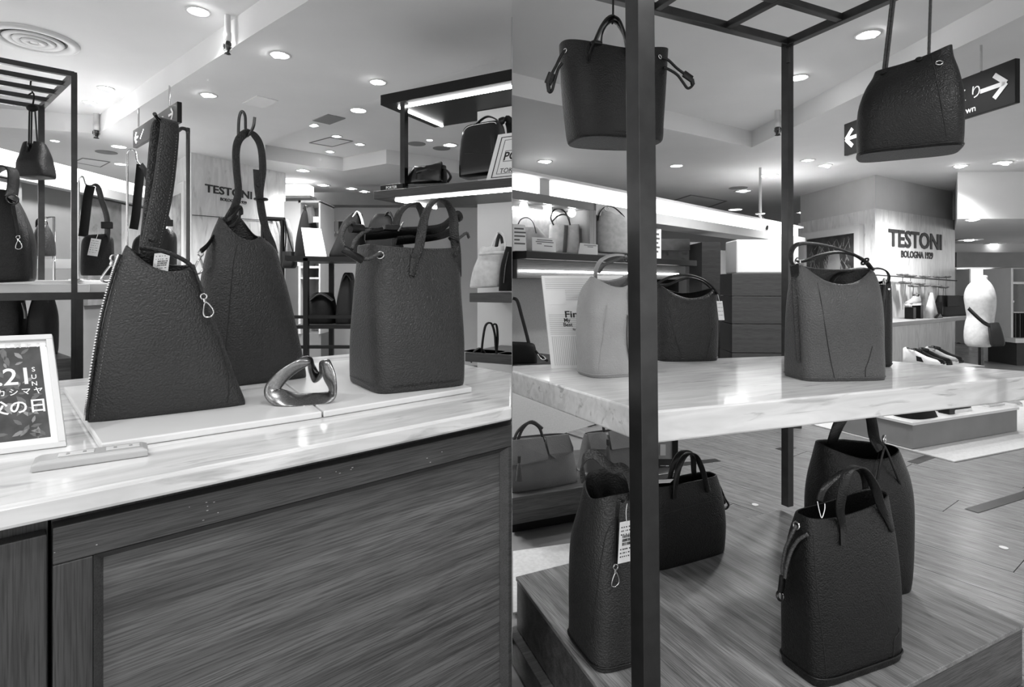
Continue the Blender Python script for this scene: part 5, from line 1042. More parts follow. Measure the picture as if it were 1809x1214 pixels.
# clothes rail with garments
t = Thing('clothes_rail', 'dark clothes rail beside the sloped bags', 'clothes rail', Q(495, 640, 5.2)); t.part('rail', MB().tube([Q(462, 386, 5.2), Q(503, 388, 5.2)], .02, 8, sm=0), M_black)
for u in (464, 499): a = Q(u, 388, 5.2); t.part('upright', MB().tube([V((a.x, 5.2, 0)), a], .018, 8, sm=0), M_black)
for i, (u, w, m, v1) in enumerate(((482, 12, M_linen, 470), (490, 9, M_linen2, 462), (507, 11, M_linen, 455), (494, 7, M_nylon, 480))):
    y = 5.25+.05*i; a = Q(u, 390, y); ww = w*y/1000; zb = Q(u, v1, y).z
    solo('hanging_shirt', ['white shirt hanging on the dark clothes rail', 'grey shirt hanging between white shirts', 'white shirt at the rail end', 'black garment hanging behind the shirts'][i], 'garment', V((a.x, y, zb)), (1, 0), MB().rings([[V((a.x+ww*k*math.cos(q), y+.03*math.sin(q)*(1+.3*math.sin(5*q)), z)) for q in [2*math.pi*j/18 for j in range(18)]] for z, k in ((zb, 1.15), (zb+.15, 1.0), (a.z-.12, .85), (a.z-.02, .35), (a.z+.01, .1))], True, True), m, 'garments on the dark rail')
fg = Fr(Q(512, 480, 5.2), (1, 0)); t, bd = sidebag('hanging_leather_bag', 'black leather bag hanging from the clothes rail end', fg, [(503, 474, 520, 474, .05, 4), (501, 468, 523, 466, .06, 4), (501, 445, 520, 445, .05, 4)], M_blk2, cat='handbag'); t.part('strap', MB().strap([fg.at(503, 446), fg.at(505, 415), fg.at(503, 389), fg.at(510, 420), fg.at(518, 446)], .02, .006, fg.n), M_blk2)
# black open rack table
yt = 4.3; t = Thing('black_rack_table', 'black metal open rack table behind the counter', 'display table', Q(545, 700, yt))
def tb(u0, v0, u1, v1, y0, y1, nm, r=.016):
    t.part(nm, MB().box((Q(u0, v0, y0)+Q(u1, v1, y1))/2, (Q(u1, v1, y1)-Q(u0, v0, y0)).normalized(), V((0, 1, 0)), UP if abs(v1-v0) < 40 else V((1, 0, 0)), (Q(u1, v1, y1)-Q(u0, v0, y0)).length, r*2, r*2), M_black)
tb(505, 456, 800, 463, yt, yt, 'top_rail', .018); tb(517, 560, 800, 560, yt, yt, 'side_rail', .012); tb(517, 578, 800, 578, yt, yt, 'side_rail', .012); tb(517, 613, 800, 613, yt, yt, 'side_rail', .012)
zt_ = Q(540, 456, yt).z; lx = Q(541, 0, yt).x
for x in (lx, Q(797, 0, yt).x): t.part('leg', MB().box((x, yt, zt_/2), (1, 0, 0), (0, 1, 0), UP, .036, .036, zt_), M_black); t.part('leg', MB().box((x, yt+.6, zt_/2), (1, 0, 0), (0, 1, 0), UP, .036, .036, zt_), M_black)
zt2 = zt_+.02-.012; t.part('table_top', MB().prism([(Q(507, 0, yt).x, yt), (Q(800, 0, yt).x, yt), (Q(800, 0, yt).x, yt+.62), (Q(507, 0, yt).x, yt+.62)], zt2-.03, zt2+.004), M_black)
zsh = Q(600, 577, yt).z; t.part('lower_shelf', MB().prism([(Q(517, 0, yt).x, yt+.02), (Q(800, 0, yt).x, yt+.02), (Q(800, 0, yt).x, yt+.6), (Q(517, 0, yt).x, yt+.6)], zsh-.01, zsh+.01), M_wooddk)
a, b, c, d = [Fr(Q(550, 455, yt+.1), (1, 0)).at(*q) for q in ((540, 455), (577, 455))]+[Fr(Q(550, 455, yt+.2), (1, 0)).at(*q) for q in ((567, 404), (532, 402))]
for p in (a, b): p.z = zt2+.005
t = Thing('info_card', 'white printed notice card leaning on the black rack table', 'sign', (a+b)/2); t.part('card', MB().slab([a, b, c, d], (0, .004, 0)), M_card)
mb = MB()
for i in range(9):
    f0, f1 = .12+.085*i, .14+.085*i; l = lambda x, f: d.lerp(a, f).lerp(c.lerp(b, f), x)+V((0, -.001, 0)); mb.slab([l(.16, f1), l(.8 if i % 4 else .6, f1), l(.8 if i % 4 else .6, f0), l(.16, f0)], (0, -.0006, 0))
t.part('printed_text', mb, M_shoeg, kind='stuff')
fg = Fr(V((Q(543, 0, yt+.3).x, yt+.3, zt2+.0045)), (1, 0)); t, bd = sidebag('upright_black_bag', 'upright black bag with folded grey strap behind the notice card', fg, [(524, 458, 560, 458, .08, 4), (524, 450, 562, 450, .085, 4), (526, 420, 562, 420, .08, 3), (532, 385, 555, 385, .05, 2.6), (538, 370, 548, 370, .03, 2.4)], M_nylon, cat='bag'); t.part('strap', MB().strap([fg.at(540, 372, -.03), fg.at(546, 366, -.05), fg.at(550, 378, -.08), fg.at(552, 394, -.1)], .06, .01, fg.e), M_char)
fg2 = fg.at(558, 388, -.12); t.part('white_tag', MB().box(fg2, (1, 0, 0), (0, 1, 0), UP, .04, .004, .045), M_card)
for (lab, u, Lv, m) in (('black backpack with white strap behind the square tote', 620, [(588, 457, 644, 457, .12, 4), (586, 450, 645, 450, .13, 3.6), (596, 425, 643, 425, .12, 3), (606, 395, 641, 398, .09, 2.6), (622, 376, 640, 378, .04, 2.4)], M_nylon), ('rounded black backpack behind the tote handles', 675, [(650, 457, 712, 457, .12, 4), (648, 450, 714, 450, .13, 3.6), (649, 420, 708, 420, .12, 3), (655, 392, 700, 392, .09, 2.6), (664, 379, 686, 379, .04, 2.4)], M_nylon)):
    fg = Fr(V((Q(u, 0, yt+.26).x, yt+.26, zt2+.0045)), (1, 0)); t, bd = sidebag('rack_backpack', lab, fg, Lv, m, 'backpacks on the black rack table')
    t.part('haul_loop', MB().strap([fg.at(u+4, 384, -.05), fg.at(u+12, 374, -.05), fg.at(u+18, 384, -.06), fg.at(u+22, 400, -.09)], .03, .008, fg.n+fg.e*.3), M_card if u == 620 else M_char2)
for (lab, u0, u1, v0, v1, m, rnd) in (('folded grey and black bag lying on the rack shelf', 540, 594, 517, 563, M_nylon, 3), ('black upright case on the rack shelf', 597, 628, 482, 563, M_blk2, 5)):
    y = yt+.22; fg = Fr(V((Q((u0+u1)/2, 0, y).x, y, zsh+.0105)), (1, 0)); t, bd = sidebag('shelf_bag', lab, fg, [(u0+2, 574, u1-2, 574, .1, rnd), (u0, v1, u1, v1, .11, rnd), (u0+4, (v0+v1)/2, u1-2, (v0+v1)/2, .1, rnd), (u0+12, v0+4, u1-6, v0+4, .07, rnd), (u0+18, v0, u1-10, v0, .04, rnd)], m, 'bags on the rack shelf'); t.part('strap', MB().strap([fg.at(u0+8, v0+14, -.09), fg.at((u0+u1)/2, v0+2, -.1), fg.at(u1-6, v0+14, -.1)], .04, .01, fg.n+fg.k*.3), M_char)
# ================================================================ RIGHT SIDE: LIT WALL UNIT BEHIND THE TABLE
wf = Fr((.004, 3.6, 0), (.709, .705)); WX = lambda u, off=0.0: wf.loc(u, 500, off)[0]
def wz(u, v, off=0.0): return wf.at(u, v, off).z
def wbox(t, nm, x0, x1, y0, y1, z0, z1, m, bevel=0, parent=None): return t.part(nm, clip_mb(MB().fbox(wf, x0, x1, y0, y1, z0, z1), 1), m, parent, bevel=bevel)
xe = WX(1398); zc1 = 1.2+.202*3.6; zb1 = zc1-.125
t = Thing('cove_light', 'long bright cove light over the wall display case and stair', 'cove light', wf.w(2, .1, zb1)); wbox(t, 'light_band', -.02, xe+.6, .12, .3, zb1, zc1, M_cove); wbox(t, 'top_ledge', -.02, xe+.6, .05, .35, zc1, zc1+.02, M_ceil2); wbox(t, 'lower_ledge', WX(1052)+.02, xe+.6, .03, .32, zb1-.09, zb1-.002, M_wall)
wbox(t, 'divider_fin', WX(973), WX(990), .1, .12, zb1, zc1, M_wall)
struct('wall_unit_back', clip_mb(MB().fbox(wf, -.02, WX(1185), .36, .4, 0, zb1), 1), M_fabric)
struct('wall_stair', MB().fbox(wf, WX(1160, 1.2), xe+2.5, 1.2, 1.3, 0, zb1-.12), M_walld)
zl = 1.40; xc = WX(1053); th = .045
t = Thing('display_case', 'lit wall display case with dark metal frame and glass front', 'display case', wf.w(.3, 0, zl), wf.e)
zt = wz(905, 335)
wbox(t, 'frame_bar', -.02, xc, 0, .04, zt-.055, zt, M_walld); wbox(t, 'frame_post', xc-.075, xc-.03, 0, .04, zl, zt-.056, M_walld); wbox(t, 'frame_post', xc-.028, xc, 0, .04, zl, zt, M_walld)
wbox(t, 'ceiling_panel', -.02, xc-.03, .04, .35, zt-.05, zt-.03, M_walld); wbox(t, 'back_panel', -.02, xc-.03, .34, .355, zl, zt-.05, M_linen2); wbox(t, 'side_panel', xc-.06, xc-.03, .041, .34, zl, zt-.05, M_walld)
wbox(t, 'light_strip', -.02, xc-.07, .31, .335, zt-.066, zt-.052, M_led); wbox(t, 'glass_pane', -.02, xc-.076, .015, .021, zl, zt-.056, M_glass)
p = wf.w(WX(967, .12), .12, zt-.051); t.part('case_lamp', MB().disc(p, (0, 0, -1), .03, .004, 20), M_lamp)
for uu in (925, 967, 1010):
    ld = bpy.data.lights.new('case_fill', 'POINT'); ld.energy = .2; ld.shadow_soft_size = .03; lo = bpy.data.objects.new('case_fill', ld); COL.objects.link(lo); lo.parent = t.o; q_ = wf.w(WX(uu, .12), .12, zt-.075); lo.location = t.fr.m.inverted() @ q_  # point lights added without bulbs, to brighten the case interior
t = Thing('wall_ledge', 'long dark ledge board with light strip under the wall display case', 'shelf', wf.w(.5, 0, zl-.1), wf.e)
wbox(t, 'ledge_board', -.02, WX(1206), -.14, .35, zl-.05, zl-.001, M_black, .003); wbox(t, 'apron', -.02, WX(1200), -.06, .35, zl-.17, zl-.051, M_wooddk); wbox(t, 'led_strip', -.02, WX(1183), -.09, -.075, zl-.13, zl-.118, M_led)
wbox(t, 'end_post', WX(1188), WX(1202), -.06, .3, .0, zl-.17, M_black)
zlw = .69; t = Thing('lower_ledge', 'narrow ledge behind the marble slab carrying the small black bag', 'shelf', wf.w(.2, -.2, zlw), wf.e); wbox(t, 'ledge_board', -.02, .5, -.12, .35, zlw-.03, zlw, M_wooddk); wbox(t, 'led_strip', -.02, .49, .10, .115, zlw-.042, zlw-.031, M_led)  # led strip here is added to brighten the woven panel below the ledge
# totes in the case
def wfr(u, off, z, e=(1, .15)): p = wf.w(WX(u, off), off, z); return Fr(p, e)
fg = wfr(1003, .16, zl); t, bd = sidebag('case_tote', 'pale tote with dark looped handles inside the lit display case', fg, [(969, 446, 1020, 449, .05, 4), (968, 442, 1021, 445, .055, 4), (970, 420, 1022, 422, .05, 4), (971, 397, 1022, 397, .04, 4)], M_linen2, 'totes in the lit case', .2, cat='handbag')
for o, pts in ((-.05, [(978, 398), (973, 385), (978, 372), (988, 369), (998, 375), (1005, 390), (1007, 398)]), (.03, [(975, 392), (985, 382), (996, 379), (1004, 384), (1006, 397)])): t.part('handle', MB().tube([fg.at(u, v, o) for u, v in pts], .006, 6), M_blk2)
t.part('leather_band', MB().strap([fg.at(1000, 398, -.055), fg.at(999, 420, -.062), fg.at(997, 446, -.064)], .03, .004, fg.e), M_grey, bd)
fg = wfr(935, .18, zl); t, bd = sidebag('case_tote', 'pale low bag with arched dark strap inside the lit display case', fg, [(910, 444, 966, 446, .05, 4), (910, 440, 967, 442, .055, 4), (912, 420, 964, 420, .05, 4), (918, 402, 950, 402, .03, 3)], M_linen2, 'totes in the lit case', .2, cat='handbag')
t.part('handle', MB().strap([fg.at(914, 400, -.04), fg.at(920, 388, -.05), fg.at(932, 385, -.05), fg.at(942, 394, -.05), fg.at(947, 412, -.06)], .02, .005, fg.n+fg.e*.3), M_blk2)
def wcard(label, c, off, lines, dark=False, clip=0, z0=None):
    fr_ = Fr(wf.w(WX(c[0][0], off), off, 0), (1, .3)); pts = [fr_.at(u, v, 0) for u, v in c]
    dz = (z0-min(p.z for p in pts)) if z0 else 0; pts = [p+V((0, 0, dz)) for p in pts]
    t = Thing('notice_card', label, 'sign', (pts[0]+pts[1])/2, fr_.e); mb = MB().slab(pts, fr_.n*.008); t.part('card', clip_mb(mb, 1) if clip else mb, M_card if not dark else M_trim)
    pr = MB(); ex, ez = pts[1]-pts[0], pts[3]-pts[0]
    for i, (a, b) in enumerate(lines): pr.slab([pts[0]+ex*a+ez*(.8-.14*i)-fr_.n*.001, pts[0]+ex*b+ez*(.8-.14*i)-fr_.n*.001, pts[0]+ex*b+ez*(.86-.14*i)-fr_.n*.001, pts[0]+ex*a+ez*(.86-.14*i)-fr_.n*.001], -fr_.n*.0006)
    t.part('printed_text', clip_mb(pr, 1) if clip else pr, M_printg, kind='stuff'); return t
wcard('white notice card with lines of print at the partition end of the case ledge', [(906, 439), (930, 440), (928, 394), (906, 392)], -.06, [(.1, .8), (.1, .95), (.1, .9), (.1, .5), (.1, .9)], z0=zl)
wcard('white notice card standing before the pale tote', [(940, 443), (982, 446), (982, 422), (940, 419)], -.06, [(.2, .85), (.15, .9), (.2, .4), (.5, .85)], z0=zl)
wcard('small grey price card on the ledge beside the linen bag', [(1022, 448), (1056, 450), (1056, 432), (1025, 429)], -.06, [(.2, .85), (.4, .7)], True, z0=zl)
wcard('pale notice sheet beyond the thick post', [(1155, 456), (1168, 457), (1168, 402), (1155, 401)], .1, [(.2, .7), (.2, .8), (.2, .6), (.2, .8), (.2, .6)], z0=zl)
fg = wfr(1086, -.02, zl); t, bd = sidebag('linen_bag', 'crumpled pale linen drawstring bag on the dark ledge', fg, [(1056, 446, 1116, 449, .07, 3.4), (1054, 440, 1118, 443, .075, 3.2), (1053, 410, 1117, 412, .075, 3), (1054, 388, 1114, 394, .06, 2.6), (1060, 372, 1104, 384, .04, 2.4)], M_linen2, None, .3, lambda tx, ty, s: .006*math.sin(7*tx+3*ty)*s, cat='handbag')
t.part('strap', MB().strap([fg.at(1056, 390, -.05), fg.at(1060, 375, -.05), fg.at(1070, 365, -.03), fg.at(1083, 366, 0), fg.at(1095, 375, .0), fg.at(1104, 385, .0)], .02, .006, fg.n), M_blk2); t.part('eyelet', MB().ring(fg.at(1072, 369, -.06), -fg.n, .016, .004, 16, 6), M_chrome)
# small black camera bag on the lower ledge
fg = wfr(924, -.02, zlw); t, bd = sidebag('camera_bag', 'small black boxy bag with strap and clip behind the striped sign', fg, [(880, 641, 945, 643, .06, 5), (880, 637, 947, 639, .065, 5), (880, 622, 947, 624, .065, 4), (882, 607, 944, 609, .05, 3.6), (886, 604, 938, 606, .03, 3)], M_nylon, None, .05, cat='handbag')
bpy.data.objects.remove(bd); bd = body(t, px_levels(fg, [(880, 641, 945, 643, .06, 5), (880, 637, 947, 639, .065, 5), (880, 622, 947, 624, .065, 4), (882, 607, 944, 609, .05, 3.6), (886, 604, 938, 606, .03, 3)]), M_nylon, None, inner=.05, M=16, clip=1)
t.part('strap', MB().strap([fg.at(906, 527, 0), fg.at(914, 532, 0), fg.at(922, 560, -.02), fg.at(930, 590, -.04), fg.at(934, 606, -.05)], .022, .005, fg.e), M_blk2); t.part('strap', MB().strap([fg.at(946, 620, -.06), fg.at(955, 630, -.07), fg.at(968, 638, -.08)], .016, .005, fg.k), M_blk2); t.part('clip', MB().tube([fg.at(950, 626, -.08), fg.at(957, 635, -.09), fg.at(964, 634, -.09), fg.at(958, 628, -.08)], .004, 6), M_chrome)
# striped sign board on the marble
a = P(975, 651, ZM); fs = Fr(a, (1, .12)); up_ = fs.at(957, 487, .05)-a; wd = fs.e*.30; nfs = fs.e.cross(up_.normalized()).normalized()
t = Thing('striped_sign', 'white ribbed sign board with dark lettering on the marble, behind the light grey bag', 'sign', fs); t.part('board', MB().slab([a, a+wd, a+wd+up_, a+up_], -nfs*.012), M_card)
M_rib = plain('rib_grey', 188, .4, amt=2); mbh = MB(); mbv = MB()
for i in range(30):
    f = .36+.62*i/30
    if i not in (11, 12, 13, 14, 15, 16, 17): mbh.slab([a+wd*.03+up_*f, a+wd*.97+up_*f, a+wd*.97+up_*(f+.006), a+wd*.03+up_*(f+.006)], nfs*.0008)
for i in range(40): f = .04+.92*i/40; mbv.slab([a+wd*f+up_*.03, a+wd*(f+.008)+up_*.03, a+wd*(f+.008)+up_*.34, a+wd*f+up_*.34], nfs*.0008)
t.part('ribbing', mbh, M_rib, kind='stuff'); t.part('ribbing', mbv, M_rib, kind='stuff')
t.part('pale_patch', MB().slab([a+wd*.03+up_*.68, a+wd*.26+up_*.68, a+wd*.26+up_*.84, a+wd*.03+up_*.84], nfs*.0012), M_card)
def sg(u, v): 
    d = V(((u-CX)/FPX, 1, -(v-CY)/FPX)); c = V((0, 0, EYE)); o = a+nfs*.001; return c+d*((o-c).dot(nfs)/d.dot(nfs))
uz = up_.normalized()
for s, u, v, hp, al in (('Find', 997, 556, 12, 'LEFT'), ('My', 996, 566, 7, 'LEFT'), ('Best', 995, 574, 7, 'LEFT'), ("Father's", 1018, 571, 12, 'LEFT'), ('by 気', 1012, 582, 4, 'LEFT')):
    hh = hp*sg(u, v).y/1000; t.part('lettering', text_mb(s, sg(u, v), fs.e*(1.3 if hp == 12 else 1), uz, hh*1.35, .0005, al, bold=.02), M_dark)
# tassel bags on the low shelf
zsf = .2; tA, tB = P(905, 880, zsf), P(1018, 862, zsf); te = (tB-tA).normalized(); tf = Fr(V((.004, tA.y, 0)), te)
t = Thing('low_display_shelf', 'low stepped wooden shelf carrying the tassel handbags', 'shelf', tf)
for (y0, z0, z1, nm, m) in ((0, .125, zsf, 'top_step', M_platy), (.03, .06, .124, 'lower_step', M_platy), (.08, 0, .059, 'plinth', M_black)): t.part(nm, clip_mb(MB().fbox(tf, -.02, .95, y0, .55, z0, z1), 1), m, bevel=.003)
def tassel_bag(label, cu, off, Lv, hp, tas, clip):
    fg = Fr(tf.w(tf.loc(cu, 870, off)[0], off, zsf), te); t = Thing('tassel_handbag', label, 'handbag', fg, group='tassel handbags on the low shelf')
    bd = body(t, px_levels(fg, Lv), M_taupe, None, inner=.08, clip=clip); h = hitter(bd)
    F = lambda u, v, o=0.0: fg.at(u, v, o)
    for q in hp[0]:
        m = MB().tube([F(u, v, -.05) for u, v in q], .0075, 8); t.part('handle', clip_mb(m, 1) if clip else m, M_char)
    u, v = tas; tp = F(u, v, -.13); o = t.part('tassel', MB().tube([tp, tp-V((0, 0, .03))], .008, 8, sm=0), M_char); mb = MB()
    for i in range(16): an = 2*math.pi*i/16; mb.strap([tp-V((0, 0, .03)), tp+V((.008*math.cos(an), .008*math.sin(an), -.05)), tp+V((.016*math.cos(an), .014*math.sin(an), -.115))], .006, .002, V((-math.sin(an), math.cos(an), 0)), 3)
    t.part('tassel_fringe', mb, M_grey, o, kind='stuff')
    return t, fg, bd
t, fg, bd = tassel_bag('grey leather flap handbag with tassel and round handle, touching the partition', 950, .13, [(880, 876, 1012, 860, .06, 5), (879, 866, 1014, 850, .075, 4.5), (882, 830, 1012, 818, .08, 3.6), (888, 790, 1006, 782, .07, 3), (892, 779, 1002, 768, .05, 3)], [[[(908, 800), (907, 785), (915, 762), (935, 747), (952, 755), (960, 778), (966, 800)], [(912, 805), (914, 782), (924, 757), (940, 745), (958, 757)]]], (917, 806), 1)
def flap(t, fg, quads, clip):
    for q in quads:
        pts = [fg.at(u, v, o) for u, v, o in q]; nrm = (pts[1]-pts[0]).cross(pts[2]-pts[1]).normalized(); nrm = nrm if nrm.y < 0 else -nrm
        m = MB().slab(pts, nrm*.008); m = clip_mb(m, 1) if clip else m; t.part('flap', m, M_taupe, bevel=.002)
flap(t, fg, [[(900, 822, -.093), (926, 820, -.093), (966, 812, -.093), (968, 806, -.093), (958, 772, -.055), (900, 778, -.055)], [(980, 811, -.093), (1012, 798, -.093), (1012, 790, -.093), (1003, 766, -.055), (962, 771, -.055), (970, 802, -.093)]], True)
t, fg, bd = tassel_bag('grey leather flap handbag with tassel under the marble slab, half hidden by the tall tote', 1085, .2, [(1026, 862, 1140, 846, .06, 5), (1024, 852, 1142, 836, .075, 4.5), (1027, 815, 1140, 803, .08, 3.6), (1031, 785, 1136, 775, .07, 3), (1034, 768, 1132, 757, .05, 3)], [[[(1070, 775), (1066, 750), (1075, 728), (1095, 718), (1112, 735), (1114, 765)]]], (1074, 776), 0)
flap(t, fg, [[(1043, 795, -.093), (1072, 795, -.093), (1074, 778, -.07), (1068, 764, -.055), (1036, 766, -.055)], [(1080, 796, -.093), (1118, 790, -.093), (1128, 778, -.08), (1124, 757, -.055), (1074, 763, -.055)]], False)
# pale floor strip between shelf and platform
solo('pale_floor_mat', 'pale smooth floor mat in front of the low wooden shelf', 'mat', V((.3, 2.3, .001)), te, clip_mb(MB().prism([V((.004, 2.05, 0)), V((.62, 2.30, 0)), V((.62, 2.70, 0)), V((.004, 2.52, 0))], .001, .006), 1), M_mat)
# framed floor sign behind the black tote
ysg = 3.1; t = Thing('framed_floor_sign', 'dark framed glass sign with pale lettering behind the black tote', 'sign', Q(1165, 887, ysg)); a, b = Q(1125, 0, ysg), Q(1197, 0, ysg); ztp = Q(0, 745, ysg).z
t.part('panel', MB().prism([(a.x, ysg), (b.x-.03, ysg), (b.x-.03, ysg+.01), (a.x, ysg+.01)], .02, ztp), M_shoeg); t.part('band', MB().prism([(a.x, ysg-.004), (b.x-.031, ysg-.004), (b.x-.031, ysg), (a.x, ysg)], Q(0, 868, ysg).z, Q(0, 811, ysg).z), M_dark)
t.part('frame_post', MB().prism([(b.x-.03, ysg-.01), (b.x, ysg-.01), (b.x, ysg+.02), (b.x-.03, ysg+.02)], 0, ztp), M_black)
pi = Q(1171, 795, ysg-.005); t.part('printed_figure', MB().box(pi, (1, 0, 0), (0, 1, 0), UP, .03, .003, .06).box(pi+V((-.02, 0, .06)), (1, 0, 0), (0, 1, 0), UP, .05, .003, .03), M_trim)
t.part('lettering', text_mb('PRIVATE', Q(1155, 828, ysg-.0045), (1, 0, 0), UP, .045, .001), M_card); t.part('lettering', text_mb('MADE IN ITALY', Q(1154, 839, ysg-.0045), (1, 0, 0), UP, .016, .001), M_card)

# ================================================================ RIGHT SIDE: STAIR, WOOD COUNTER, CAMERA
yk = 6.2; st_x = lambda u, y: Q(u, 0, y).x
struct('wall_stone_pier', MB().prism([(st_x(1168, yk), yk), (st_x(1219, yk), yk), (st_x(1219, yk), yk+.4), (st_x(1168, yk), yk+.4)], 0, Q(0, 424, yk).z), M_stoned)
struct('trim_4', MB().prism([(st_x(1150, 5.9), 5.9), (st_x(1219, 5.9), 5.9), (st_x(1219, 5.9), 6.15), (st_x(1150, 5.9), 6.15)], Q(0, 442, 5.9).z, Q(0, 422, 5.9).z), M_stoned, label='stone lintel over the stair entrance')
struct('wall_lit_pier', MB().prism([(st_x(1219, yk), yk), (st_x(1238, yk), yk), (st_x(1238, yk), yk+.3), (st_x(1219, yk), yk+.3)], 0, Q(0, 428, yk).z), M_stone)
struct('wall_dark_pier', MB().prism([(st_x(1240, 5.6), 5.6), (st_x(1273, 5.6), 5.6), (st_x(1273, 5.6), 6.0), (st_x(1240, 5.6), 6.0)], 0, Q(0, 428, 5.6).z), M_wooddk)
t = Thing('staircase', 'dim stone staircase behind the dark pier', 'stairs', Q(1285, 680, 6.4))
for i in range(6): t.part('step', MB().prism([(st_x(1268, 6.3), 6.3+.25*i), (st_x(1310, 6.3), 6.3+.25*i), (st_x(1310, 6.3), 8.2), (st_x(1268, 6.3), 8.2)], .12*i, .12*(i+1)-.002), M_walld if i % 2 else M_stoned)
t.part('handrail', MB().tube([Q(1272, 510, 6.6), Q(1305, 545, 6.2)], .025, 8, sm=0), M_wooddk)
yw = 4.7; xa, xb = st_x(1293, yw), st_x(1412, yw); ztw = Q(0, 483, yw).z
t = Thing('wood_counter', 'tall dark plank clad counter beyond the far post', 'counter', V((xa, yw, 0)), (1, -.08))
wfw = Fr((xa, yw, 0), (1, -.08)); zs_ = [0, .18, .40, .62, .86, 1.09, ztw]
for i in range(6): t.part('cladding_board', MB().fbox(wfw, 0, xb-xa, 0, .35, zs_[i]+.002, zs_[i+1]-.002), M_wooddk, bevel=.002)
t = Thing('frosted_box', 'milky frosted acrylic box on the plank counter', 'display box', V((xa+.1, yw+.05, ztw)), (1, -.08)); t.part('acrylic_body', MB().fbox(Fr((xa, yw, 0), (1, -.08)), .045, xb-xa-.01, .03, .34, ztw, Q(0, 423, yw).z), M_frost, bevel=.012)
# security camera
pc = P(1343, 378, ZS); pc = V((st_x(1343, 6.8), 6.8, Q(0, 377, 6.8).z)); t = Thing('security_camera', 'white box security camera on a ceiling stem', 'camera', V((pc.x, 6.8, ZS)))
t.part('mount_plate', MB().disc(pc+V((0, 0, .0)), (0, 0, -1), .055, .012, 18), M_trim); t.part('stem', MB().tube([V((pc.x, pc.y, ZS)), pc, pc-V((0, 0, .11))], .016, 8, sm=0), M_trim); cb = Q(1343, 401, 6.75)
hb = t.part('housing', MB().box(cb, V((.6, -.75, -.2)).normalized(), V((.78, .62, 0)).normalized(), V((.6, -.75, -.2)).cross(V((.78, .62, 0))).normalized(), .17, .075, .085), M_trim, bevel=.005); t.part('lens', MB().disc(cb+V((.6, -.75, -.2)).normalized()*.085, (.6, -.75, -.2), .028, .008, 16), M_black, hb); t.part('cable', MB().tube([pc-V((0, 0, .03)), pc+V((.04, 0, -.06)), cb+V((.05, .03, .03))], .005, 6), M_black)

# ================================================================ RIGHT SIDE: MARBLE PILLAR WITH SHELVES
h0 = V((st_x(1546, 7.2), 7.2, 0)); h1 = V((st_x(1687, 8.6), 8.6, 0)); h2 = V((st_x(1410, 9.0), 9.0, 0)); h3 = h1+h2-h0; zm = Q(0, 368, 7.2).z
struct('wall_pillar_right', MB().prism([h0, h1, h3, h2], 0, zm), M_stone); sh_ = .96; hc = (h1+h2)/2
struct('trim_5', MB().prism([p.lerp(hc, .03) for p in (h0, h1, h3, h2)], zm, ZS+.02), M_wall, label='painted upper part of the marble pillar')
he = (h1-h0).normalized(); hn = V((he.y, -he.x, 0))
def on_h(u, v, k=.004):
    d = V(((u-CX)/FPX, 1, -(v-CY)/FPX)); c = V((0, 0, EYE)); return c+d*((h0+hn*k-c).dot(hn)/d.dot(hn))
t = Thing('pillar_lettering', 'dark raised shop lettering on the marble pillar above the poppies', 'sign', on_h(1620, 450), he)
sc_ = (on_h(1577, 420)-on_h(1665, 432)).length
t.part('lettering', text_mb('TESTONI', on_h(1620, 426), he, UP*.74, sc_/3.78, .006, bold=.025), M_dark); t.part('lettering', text_mb('BOLOGNA 1929', on_h(1621, 451), he, UP*.9, sc_/11.2, .004, bold=.02), M_dark)
e2 = (h0-h2).normalized(); n2 = V((e2.y, -e2.x, 0))
def on_h2(u, v, k=.004):
    d = V(((u-CX)/FPX, 1, -(v-CY)/FPX)); c = V((0, 0, EYE)); return c+d*((h0+n2*k-c).dot(n2)/d.dot(n2))
t = Thing('wall_picture', 'large white framed picture of a leg in tall grass on the pillar flank', 'picture', on_h2(1475, 500), e2); zA, zB_ = Q(0, 505, 7.8).z, on_h2(1525, 397).z
a, b = on_h2(1420, 450), on_h2(1526, 450); q = lambda s, z, k=0: V((a.x+(b.x-a.x)*s, a.y+(b.y-a.y)*s, z))+n2*k
for (s0, s1, z0, z1) in ((0, 1, zB_-.1, zB_), (0, 1, zA, zA+.1), (0, .08, zA+.1, zB_-.1), (.92, 1, zA+.1, zB_-.1)): t.part('frame_bar', MB().slab([q(s0, z0), q(s1, z0), q(s1, z1), q(s0, z1)], n2*.06), M_white)
t.part('print_sheet', MB().slab([q(.07, zA+.09), q(.93, zA+.09), q(.93, zB_-.09), q(.07, zB_-.09)], n2*.02), plain('grass_print', 62, .4, amt=20, scale=6))
mb = MB(); rr = random.Random(9)
for i in range(80):
    s, z, an, l = rr.uniform(.15, .85), rr.uniform(zA+.2, zB_-.2), rr.uniform(-.9, .9), rr.uniform(.06, .2); dd = (e2*math.sin(an)+UP*math.cos(an)); sd_ = n2.cross(dd)*.006; c = q(s, z, .021); mb.slab([c-dd*l/2-sd_, c+dd*l/2-sd_*.3, c+dd*l/2+sd_*.3, c-dd*l/2+sd_], n2*.001)
t.part('printed_grass', mb, plain('grass_blade_print', 150, .5, amt=20), kind='stuff')
t.part('printed_leg', MB().slab([q(.42, zA+.1, .024), q(.66, zA+.1, .024), q(.68, zA+.3, .024), q(.66, zB_-.35, .024), q(.58, zB_-.3, .024), q(.5, zB_-.35, .024)], n2*.001), plain('leg_print', 150, .5, amt=20, scale=4))
